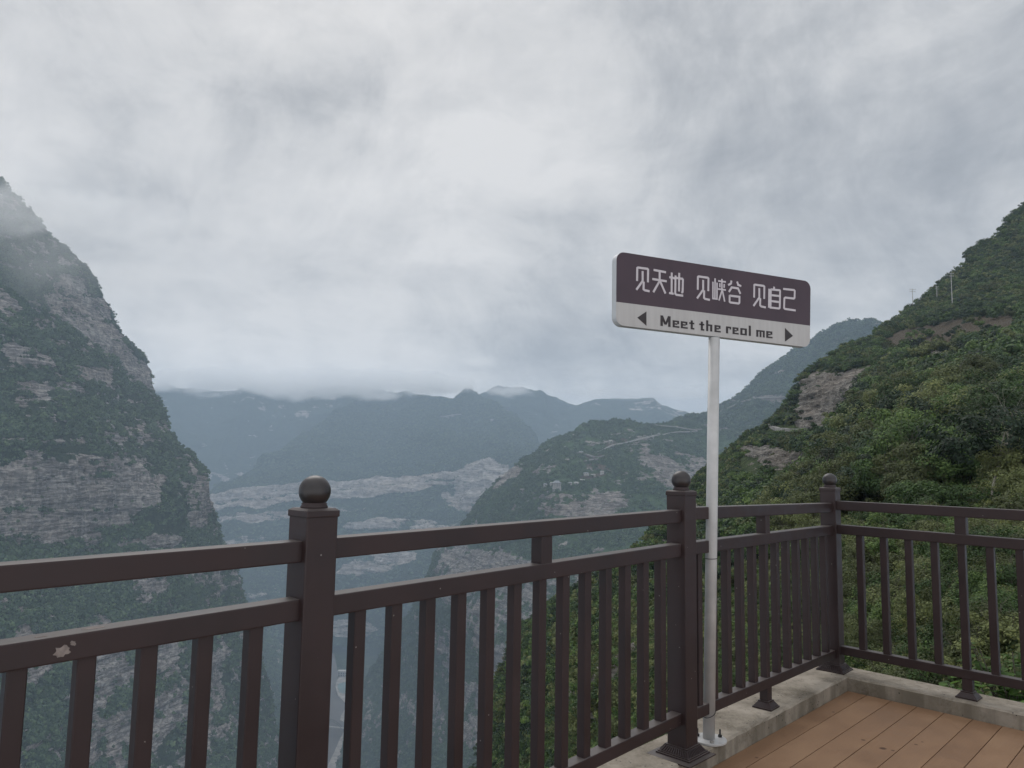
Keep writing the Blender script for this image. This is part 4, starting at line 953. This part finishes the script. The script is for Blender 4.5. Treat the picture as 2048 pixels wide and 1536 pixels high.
# building blocks (unit radius); kept out of the scene, they are only instanced
def proto(name, me):
    return bpy.data.objects.new(name, me)
FAR = [proto('far_crown', crown_mesh('far_crown', 100 + i, 90, .30, M_CROWN_FAR, 8, .8, .45, .40)) for i in range(4)]
MIDC = [proto('wood_crown', crown_mesh('wood_crown', 120 + i, 420, .14, [M_CROWN, M_CROWN_D, M_CROWN, M_SHRUB][i], 16, .8, .5)) for i in range(4)]
SHR = [proto('shrub_clump', crown_mesh('shrub_clump', 140 + i, 2200, .042, [M_SHRUB, M_CROWN, M_SHRUB, M_CROWN][i], 22, .65, .25, .30)) for i in range(4)]
def scatter(name, pts, scl, protos, seed=0, label=None, cat=None, tilt=.15):
    n = len(pts); rs = np.random.RandomState(seed)
    me = bpy.data.meshes.new(name); me.vertices.add(n); me.vertices.foreach_set('co', pts.reshape(-1).astype(np.float32))
    for nm, typ, val in (('scl', 'FLOAT', scl), ('idx', 'INT', rs.randint(0, len(protos), n))):
        a = me.attributes.new(nm, typ, 'POINT'); a.data.foreach_set('value', val.astype(np.float32 if typ == 'FLOAT' else np.int32))
    rot = np.stack([rs.normal(size=n) * tilt, rs.normal(size=n) * tilt, rs.uniform(0, 6.28, n)], -1)
    a = me.attributes.new('rot', 'FLOAT_VECTOR', 'POINT'); a.data.foreach_set('vector', rot.reshape(-1).astype(np.float32))
    o = link_mesh(name, me); tag(o, label, cat, None, 'stuff')
    ng = bpy.data.node_groups.new(name, 'GeometryNodeTree')
    ng.interface.new_socket('Geometry', in_out='INPUT', socket_type='NodeSocketGeometry'); ng.interface.new_socket('Geometry', in_out='OUTPUT', socket_type='NodeSocketGeometry')
    N = ng.nodes; L = ng.links; gi = N.new('NodeGroupInput'); go = N.new('NodeGroupOutput')
    iop = N.new('GeometryNodeInstanceOnPoints'); jn = N.new('GeometryNodeJoinGeometry')
    for p in reversed(protos):
        oi = N.new('GeometryNodeObjectInfo'); oi.inputs['Object'].default_value = p; oi.inputs['As Instance'].default_value = True
        L.new(oi.outputs['Geometry'], jn.inputs[0])
    def attr(nm, t):
        a = N.new('GeometryNodeInputNamedAttribute'); a.data_type = t; a.inputs['Name'].default_value = nm
        return [x for x in a.outputs if x.enabled and x.name == 'Attribute'][0]
    L.new(gi.outputs[0], iop.inputs['Points']); L.new(jn.outputs[0], iop.inputs['Instance']); iop.inputs['Pick Instance'].default_value = True
    L.new(attr('idx', 'INT'), iop.inputs['Instance Index']); L.new(attr('scl', 'FLOAT'), iop.inputs['Scale']); L.new(attr('rot', 'FLOAT_VECTOR'), iop.inputs['Rotation'])
    L.new(iop.outputs[0], go.inputs[0])
    md = o.modifiers.new('scatter', 'NODES'); md.node_group = ng
    return o
def sample(T, n, weight, seed):
    rs = np.random.RandomState(seed); P = T.P[T.nb:]; px = T.PX[T.nb:]; py = T.PY[T.nb:]; rk = T.rk[T.nb:]; so = T.soil[T.nb:]
    a = P[1:, :-1] - P[:-1, :-1]; b = P[:-1, 1:] - P[:-1, :-1]
    area = np.linalg.norm(np.cross(a, b), axis=-1); dist = np.linalg.norm(P[:-1, :-1] - CAMP, axis=-1)
    wgt = area * weight(px[:-1, :-1], py[:-1, :-1], rk[:-1, :-1], so[:-1, :-1], dist, P[:-1, :-1]); wf = np.maximum(wgt.reshape(-1), 0); cs = np.cumsum(wf)
    k = np.searchsorted(cs, rs.uniform(0, cs[-1], n)); i, j = np.unravel_index(np.minimum(k, wf.size - 1), wgt.shape)
    u = rs.uniform(0, 1, (n, 1)); v = rs.uniform(0, 1, (n, 1))
    pts = P[i, j] + a[i, j] * u + b[i, j] * v
    return pts, px[i, j], py[i, j], dist[i, j], rk[i, j], cs[-1]
infr = lambda px, py: ((px > -120) & (px < 2120) & (py < 1640)).astype(float)
def wood(T, n, rad, seed, name, label, cat, rockpen=1.0, patch=.8):
    def wt(px, py, rk, so, d, P):
        f = 1 - rockpen * np.clip(rk * 1.15, 0, 1) * .97
        cl = np.clip(.6 + patch * 1.6 * fbm(P, rad * 14, 4, .6, seed), .05, 1.6)
        return np.clip(f, .02, 1) * cl * (1 - .8 * so) * infr(px, py)
    pts, px, py, d, rk, tot = sample(T, n, wt, seed)
    rs = np.random.RandomState(seed + 1); sc = rad * rs.uniform(.55, 1.45, n) * (1 - .45 * rk)
    pts[:, 2] -= sc * .15
    return scatter(name, pts, sc, FAR, seed, label, cat)
wood(T_cl, 18000, 4.2, 201, 'cliff_woodland', 'dark green trees and scrub clinging to the ledges of the big cliff on the left', 'woodland')
wood(T_pk, 9000, 4.8, 211, 'cliff_woodland', 'misty trees on the upper shoulder of the cliff under the cloud', 'woodland')
wood(T_spur, 27000, 3.5, 221, 'spur_woodland', 'bluish green trees covering the spur with the small village', 'woodland')
wood(T_bank, 7000, 5.0, 231, 'river_woodland', 'hazy trees on the slope above the left bank of the river', 'woodland')
wood(T_ridge, 16000, 4.6, 241, 'ridge_woodland', 'blue green trees on the hazy ridge behind the sign', 'woodland')
wood(T_wall, 22000, 7.0, 251, 'gorge_woodland', 'hazy trees on the far wall of the gorge between its pale cliff bands', 'woodland', patch=1.0)

# --- right hillside: individual trees and shrubs nearest, the rest as one wood
TH = T_hill
MIDC = [proto('wood_crown', crown_mesh('wood_crown', 180 + i, 900, .085, [M_CROWN, M_CROWN_D, M_CROWN, M_SHRUB][i], 20, .78, .5, .30)) for i in range(4)]
def size_at(d): return np.interp(d, [5, 15, 30, 60, 110, 200, 300, 500], [.26, .40, .9, 2.2, 3.2, 2.9, 2.3, 2.3])
def hill_w(px, py, rk, so, d, P):
    r_ = size_at(d) * np.interp(px, [1350, 1480, 1750], [.5, .65, 1]); cl = np.clip(.75 + 1.5 * fbm(P, 9, 4, .6, 300), .1, 1.5)
    for e in ((1715, 750, 58, 15, -16), (1905, 722, 50, 18, 0), (1840, 732, 54, 12, -6), (1585, 865, 60, 16, 0), (1668, 868, 34, 16, 0), (1550, 938, 84, 44, 6), (1650, 812, 58, 64, 20)): rk = np.maximum(rk, ell(px, py, *e, soft=.3))
    rk = np.maximum(rk, ell(px, py, 1995, 1030, 62, 75, 0, .3))
    rk = np.maximum(rk, hill_rock(px, py, P)) + ((px > 1880) & (d < 9)); return np.clip(1 - 1.05 * rk, .012, 1) * np.clip(1 - 1.15 * so, .035, 1) * cl / (r_ * r_) * infr(px, py)
NH_ = 12500
pts, px, py, d, rk, tot = sample(TH, NH_, hill_w, 301)
rs = np.random.RandomState(302); sc = size_at(d) * rs.uniform(.5, 1.5, NH_) * np.interp(px, [1350, 1480, 1750], [.42, .6, 1]) * np.where(rk > .5, .55, 1)
vis = (px > 930) & (px < 2075) & (py < 1520) & ~((px > 1380) & (py > 1330) & (px < 1700))
ang = np.where(vis, sc / d, 0); order = np.argsort(-ang); top = order[:290]; rest = order[290:]
near = rest[d[rest] < 60]; farr = rest[d[rest] >= 60]
pts[:, 2] -= sc * .12
scatter('hillside_shrubs', pts[near], sc[near], SHR, 303, 'smaller shrubs filling the gaps on the near slope below the railing', 'shrubs')
scatter('hillside_woodland', pts[farr], sc[farr], MIDC, 304, 'green wood covering the upper part of the hillside on the right', 'woodland')
crowns = [crown_mesh('crown', 400 + i, 6500, .034, [M_CROWN, M_SHRUB, M_CROWN_D, M_CROWN, M_SHRUB][i], 26 + 3 * i, [.8, .7, .9, .65, .8][i], .75, .30) for i in range(5)]
trunks = [trunk_mesh('trunk', np.random.RandomState(420 + i), .95, .045, 2) for i in range(5)]
proto_t = []
for i in range(5):
    r_ = bpy.data.objects.new('tree' if i != 1 else 'shrub', None); proto_t.append(r_)
def plant(i, p, s_, name, label, cat, group=None):
    o = bpy.data.objects.new(name, None); COL.objects.link(o); o.location = p; o.scale = (s_, s_, s_ * rs.uniform(.85, 1.15)); o.rotation_euler = (rs.normal() * .08, rs.normal() * .08, rs.uniform(0, 6.28))
    tag(o, label, cat, group)
    link_mesh('crown', crowns[i], None, o); link_mesh('trunk', trunks[i], None, o)
    return o
for k in top:
    i = rs.randint(0, 5); big_ = d[k] > 45
    if not big_ and i == 2: i = 1
    plant(i, pts[k], sc[k], 'tree' if big_ else 'shrub', 'leafy green tree among many on the right hillside beyond the railing' if big_ else 'low green bush among many on the slope just beyond the railing',
          'tree' if big_ else 'shrub', 'trees on the right hillside' if big_ else 'bushes on the near slope')
# ground cover between them
def gw(px, py, rk, so, d, P): return (1 - ((px > 1880) & (d < 8))) * np.clip(1 - rk, 0.03, 1) * (1 - .5 * so) * infr(px, py) * np.where(d < 90, 1, 0) / np.maximum(d, 7) ** 1.7
gp, gx, gy, gd, grk, _ = sample(TH, 22000, gw, 310)
gs = np.interp(gd, [5, 15, 40, 90], [.16, .26, .5, .9]) * np.random.RandomState(311).uniform(.5, 1.5, len(gp))
GC = [proto('cover_clump', crown_mesh('cover_clump', 160 + i, 520, .095, [M_SHRUB, M_CROWN, M_SHRUB][i], 12, .45, .12, .42)) for i in range(3)]
scatter('ground_cover', gp, gs, GC, 312, 'weeds and low scrub covering the ground beyond the railing', 'ground cover', .3)
# tree with bare pale branches at the right edge
pb_, _n = on_terrain(TH, 1985, 1010)
o = empty('tree', tuple(pb_)); tag(o, 'grey green tree with bare pale forked branches at the right edge of the slope', 'tree')
me = trunk_mesh('trunk', np.random.RandomState(77), 2.3, .085, 3, .15); me.materials.clear(); me.materials.append(simple('pale_bark', (.34, .31, .27), .9, 0, .2, 8)); link_mesh('trunk', me, None, o)
rs2 = np.random.RandomState(78); Pq, nq = crown_points(rs2, 3600, 42, .8, csize=.22); Pq = Pq * 2.5; Pq[:, 2] += 2.0
keep = ~((np.abs(Pq[:, 0]) < .9) & (Pq[:, 1] < 0) & (Pq[:, 2] < 2.2)); V, Fq = leaves(Pq[keep], nq[keep], .085, rs2)
me = soup_mesh('crown', V, Fq); me.materials.append(M_CROWN_D); link_mesh('crown', me, None, o)
# broad-leaved plant close behind the right-hand railing
def leafy_plant(loc, n, spread, h, leaf, seed, label, group=None, dens=1.0):
    rs = np.random.RandomState(seed); o = empty('leafy_plant', loc); tag(o, label, 'plant', group)
    bm = bmesh.new(); V = []; Fq = []
    for k in range(n):
        a = rs.uniform(0, 6.28); r_ = spread * rs.uniform(.1, 1) ** .7; tip = Vector((r_ * math.cos(a), r_ * math.sin(a), h * rs.uniform(.5, 1)))
        b0 = Vector((tip.x * .25, tip.y * .25, -.1)); tube(bm, b0, tip, .006, .003, 5, False)
        for j in range(int(9 * dens)):
            t_ = .35 + .65 * j / 8; c = b0.lerp(tip, t_); aa = rs.uniform(0, 6.28); dr = Vector((math.cos(aa), math.sin(aa), rs.uniform(-.35, .25))).normalized()
            sd_ = dr.cross(Vector((0, 0, 1))).normalized(); L = leaf * rs.uniform(.6, 1.2); c = c + dr * L * .3; nn = dr.cross(sd_)
            base = len(V) 
            prof = [(0, .04), (.25, .36), (.5, .40), (.78, .22), (1, .0)]
            for t2, w2 in prof:
                drop = -.28 * L * t2 * t2
                for s2 in (-1, 0, 1): V.append(tuple(c + dr * L * t2 + sd_ * (w2 * L * s2) + Vector((0, 0, drop + (.06 * L if s2 else 0)))))
            for q in range(4):
                for s2 in range(2): Fq.append((base + q * 3 + s2, base + q * 3 + s2 + 1, base + q * 3 + s2 + 4, base + q * 3 + s2 + 3))
    from_bm('stem', bm, M_BARK, o).matrix_parent_inverse = Matrix.Identity(4)
    me = soup_mesh('leaves', np.array(V), np.array(Fq)); me.materials.append(M_BRIGHT); link_mesh('leaves', me, None, o)
    return o
p_, _n = on_terrain(TH, 2030, 1400)
v = ray(2040, 1335); pp = CAMP + v * 5.9
leafy_plant((pp[0], pp[1], pp[2] - .34), 30, .30, .50, .085, 5, 'bright green broad leaved plant poking through the right hand railing')
v = ray(2000, 1392); pp = CAMP + v * 5.55
leafy_plant((pp[0], pp[1], pp[2] - .16), 30, .36, .20, .080, 6, 'low mat of bright green leaves behind the foot of the right railing')

# --- utility poles on the ridge line
M_POLE = simple('pole_grey', (.40, .39, .37), .7, 0, .2, 3)
def upole(px, py, h, arm, label):
    p, nn = on_terrain(TH, px, py); o = empty('utility_pole', tuple(p)); tag(o, label, 'utility pole')
    bm = bmesh.new(); tube(bm, Vector((0, 0, -1)), Vector((0, 0, h)), .2, .13, 10); from_bm('pole_shaft', bm, M_POLE, o)
    if arm:
        for z in (h - .5, h - 1.7):
            bm = bmesh.new(); orient_box(bm, Vector((0, -.2)), Vector((1, .15)).normalized(), arm, .08, z, z + .16); from_bm('crossarm', bm, M_POLE, o)
            for x in (-arm * .9, 0, arm * .9):
                bm = bmesh.new(); lathe(bm, (x, -.2 + x * .15), [(.06, z + .17), (.10, z + .3), (.05, z + .48)], 8); from_bm('insulator', bm, M_WHITE, o)
upole(1827, 618, 11, 1.7, 'small utility pole with crossarms standing against the sky on the ridge line')
upole(1905, 622, 17, 1.2, 'tall pale utility pole in front of the hillside, right of the ridge pole')
upole(1874, 606, 9, .8, 'faint thin utility pole between the ridge pole and the tall pale pole')

# --- village on the spur
M_WALLP = simple('pale_wall', (.34, .33, .31), .9, 0, .15, .3); M_TILE = simple('grey_tile', (.22, .23, .24), .8, 0, .3, .6); M_GLASSD = simple('dark_opening', (.03, .035, .04), .4)
M_WALLB = simple('grey_wall', (.28, .27, .25), .9, 0, .15, .3)
def house(px, py, w_, d_, h, label, cat='house', roofc=None, rise=.35, wins=3, yaw=0.0, wall=None, T=None, group=None, storeys=1):
    p, nn = on_terrain(T or T_spur, px, py); out = CAMP - p; out[2] = 0; out /= np.linalg.norm(out); a = math.atan2(out[1], out[0]) + math.pi / 2 + yaw
    o = bpy.data.objects.new('house' if cat == 'house' else cat, None); COL.objects.link(o); o.location = p + out * 3.0 + np.array([0, 0, .5]); o.rotation_euler = (0, 0, a); tag(o, label, cat, group)
    bm = bmesh.new(); X = Vector((1, 0)); orient_box(bm, Vector((0, 0)), X, w_ / 2, d_ / 2, -5, h); wl = from_bm('wall', bm, wall or M_WALLP, o)
    bm = bmesh.new(); ov = .7; v = [bm.verts.new(q) for q in ((-w_ / 2 - ov, -d_ / 2 - ov, h + .02), (w_ / 2 + ov, -d_ / 2 - ov, h + .02), (w_ / 2 + ov, d_ / 2 + ov, h + .02), (-w_ / 2 - ov, d_ / 2 + ov, h + .02), (-w_ / 2 * .7, 0, h + d_ * rise), (w_ / 2 * .7, 0, h + d_ * rise))]
    for f in ((3, 2, 1, 0), (0, 1, 5, 4), (2, 3, 4, 5), (1, 2, 5), (3, 0, 4)): bm.faces.new([v[i] for i in f])
    from_bm('roof', bm, roofc or M_TILE, o)
    for s_ in range(storeys):
        for k in range(wins):
            x = (k + .5 - wins / 2) * w_ / wins; zb = s_ * 3.2 + .9
            door = (k == wins // 2 and s_ == 0)
            bm = bmesh.new(); orient_box(bm, Vector((x, d_ / 2 * -1 - .02)), X, .55 if door else .6, .06, .0 if door else zb, 2.2 if door else zb + 1.4)
            from_bm('door' if door else 'window', bm, M_GLASSD, o)
    return o
# lookout pavilion on the edge of the cliff
p, nn = on_terrain(T_spur, 1113, 976)
o = empty('pavilion', tuple(p + np.array([0, -4, 1]))); tag(o, 'large grey lookout building with a stepped roof on the edge of the spur cliff', 'building')
X = Vector((1, 0))
bm = bmesh.new(); orient_box(bm, Vector((0, 0)), X, 8.5, 7, -8, 1.0); from_bm('plinth', bm, M_WALLB, o)
for sx_ in (-7.2, -2.6, 2.6, 7.2):
    bm = bmesh.new(); orient_box(bm, Vector((sx_, -5.8)), X, .55, .55, 1.0, 8.6); from_bm('column', bm, M_WALLP, o)
bm = bmesh.new(); orient_box(bm, Vector((-3.2, 1)), X, 4.6, 5, 1.0, 8.6); orient_box(bm, Vector((4.8, 3)), X, 3.3, 3, 1.0, 8.6); from_bm('wall', bm, M_WALLB, o)
bm = bmesh.new(); orient_box(bm, Vector((2.6, -1.4)), X, .9, .12, 1.0, 7.0); from_bm('opening', bm, M_GLASSD, o)
bm = bmesh.new(); orient_box(bm, Vector((0, 0)), X, 9.2, 7.8, 8.6, 9.4); orient_box(bm, Vector((0, 0)), X, 8.4, 7.0, 9.41, 13.2, 4.0, 2.0); orient_box(bm, Vector((0, 0)), X, 4.1, 2.2, 13.21, 13.8); from_bm('roof', bm, M_TILE, o)
for k, a in enumerate([(1092, 973, 9, 6, 3.2, 'small white house just left of the lookout building on the cliff'),
    (1102, 969, 7, 5, 3.6, 'narrow pale hut squeezed against the left side of the lookout building'),
    (1097, 985, 8, 4, 2.4, 'low terrace hut on the slope below and left of the lookout building'),
    (1141, 967, 10, 6, 3.0, 'first white roofed house to the right of the lookout building'),
    (1152, 968, 12, 6, 3.0, 'long low pale house in the row right of the lookout building'),
    (1163, 963, 8, 6, 4.2, 'tall white house near the right end of the cliff edge row'),
    (1172, 950, 14, 5, 3.0, 'long pale row house at the left end of the middle terrace'),
    (1187, 951, 12, 5, 3.0, 'long pale row house in the middle of the upper terrace'),
    (1204, 948, 10, 5, 3.4, 'pale house at the right end of the middle terrace'),
    (1161, 905, 12, 7, 4.2, 'white house at the left bend of the mountain road'),
    (1222, 889, 11, 7, 4.6, 'tan house above the mountain road on the spur'),
    (1303, 876, 9, 6, 3.6, 'small white house beside the road near the top of the spur'),
    (1318, 868, 7, 6, 4.6, 'little peaked house on the upper end of the spur road'),
    (1166, 962, 6, 5, 3.0, 'tiny pale hut beside the tall white house on the cliff edge')]):
    house(a[0], a[1], a[2] * .8, a[3] * .8, a[4] * .75, a[5], wins=max(2, int(a[2] / 4)), yaw=[-.3, .2, .1, -.15, .3][k % 5], roofc=[M_TILE, M_WALLP, M_WALLP][k % 3])
for k, a in enumerate([(884, 836, 'leftmost pale house of the hamlet high on the far mountain'), (893, 836, 'wide pale house in the middle of the far mountain hamlet'), (903, 835, 'rightmost small house of the far mountain hamlet'), (985, 846, 'lone white house below the right end of the far hamlet')]):
    house(a[0], a[1], 26 if k == 1 else 18, 10, 6, a[2], T=T_wall, wins=3)
# power house and bridge in the gorge
def river_pt(px, py, z=RIVER_Z): a = flat(px, py, z); return np.array([a[0], a[1], z])
p = river_pt(686, 1352, RIVER_Z + 2); o = empty('power_house', tuple(p)); tag(o, 'flat roofed white building beside the river at the bottom of the gorge', 'building')
bm = bmesh.new(); orient_box(bm, Vector((0, 0)), X, 17, 9, -2, 16); from_bm('wall', bm, M_WALLP, o)
bm = bmesh.new(); orient_box(bm, Vector((0, 0)), X, 18, 10, 16.02, 18.5); from_bm('roof', bm, M_WALLP, o)
for k in range(4):
    for z in (2.5, 9):
        bm = bmesh.new(); orient_box(bm, Vector((-12 + 8 * k, -9.05)), X, 2.1, .12, z, z + 4.2); from_bm('window', bm, M_GLASSD, o)
A = river_pt(628, 1450, RIVER_Z + 18); B = river_pt(692, 1456, RIVER_Z + 18)
o = empty('arch_bridge', tuple(A)); tag(o, 'grey arch bridge crossing the muddy river at the bottom of the gorge', 'bridge')
d = Vector(tuple(B[:2] - A[:2])); L = d.length; d.normalize()
bm = bmesh.new(); orient_box(bm, d * (L / 2), d, L / 2, 4.2, -1.2, 0); from_bm('bridge_deck', bm, M_ROAD, o)
M_RIB = simple('arch_steel', (.12, .12, .12), .7)
for s_ in (-4.4, 4.4):
    nrm = Vector((-d.y, d.x)); bm = bmesh.new(); prev = None; n = 24
    for k in range(n):
        def ap(t_): c = d * (L * t_) + nrm * s_; return Vector((c.x, c.y, -14 + 31 * 4 * t_ * (1 - t_)))
        tube(bm, ap(k / n), ap((k + 1) / n), .75, .75, 6, False)
    from_bm('arch_rib', bm, M_RIB, o)
    for k in range(5, n - 4, 2):
        t_ = k / n; c = d * (L * t_) + nrm * s_; bm = bmesh.new(); tube(bm, Vector((c.x, c.y, -.5)), Vector((c.x, c.y, -14 + 31 * 4 * t_ * (1 - t_))), .22, .22, 5); from_bm('hanger', bm, M_RIB, o)
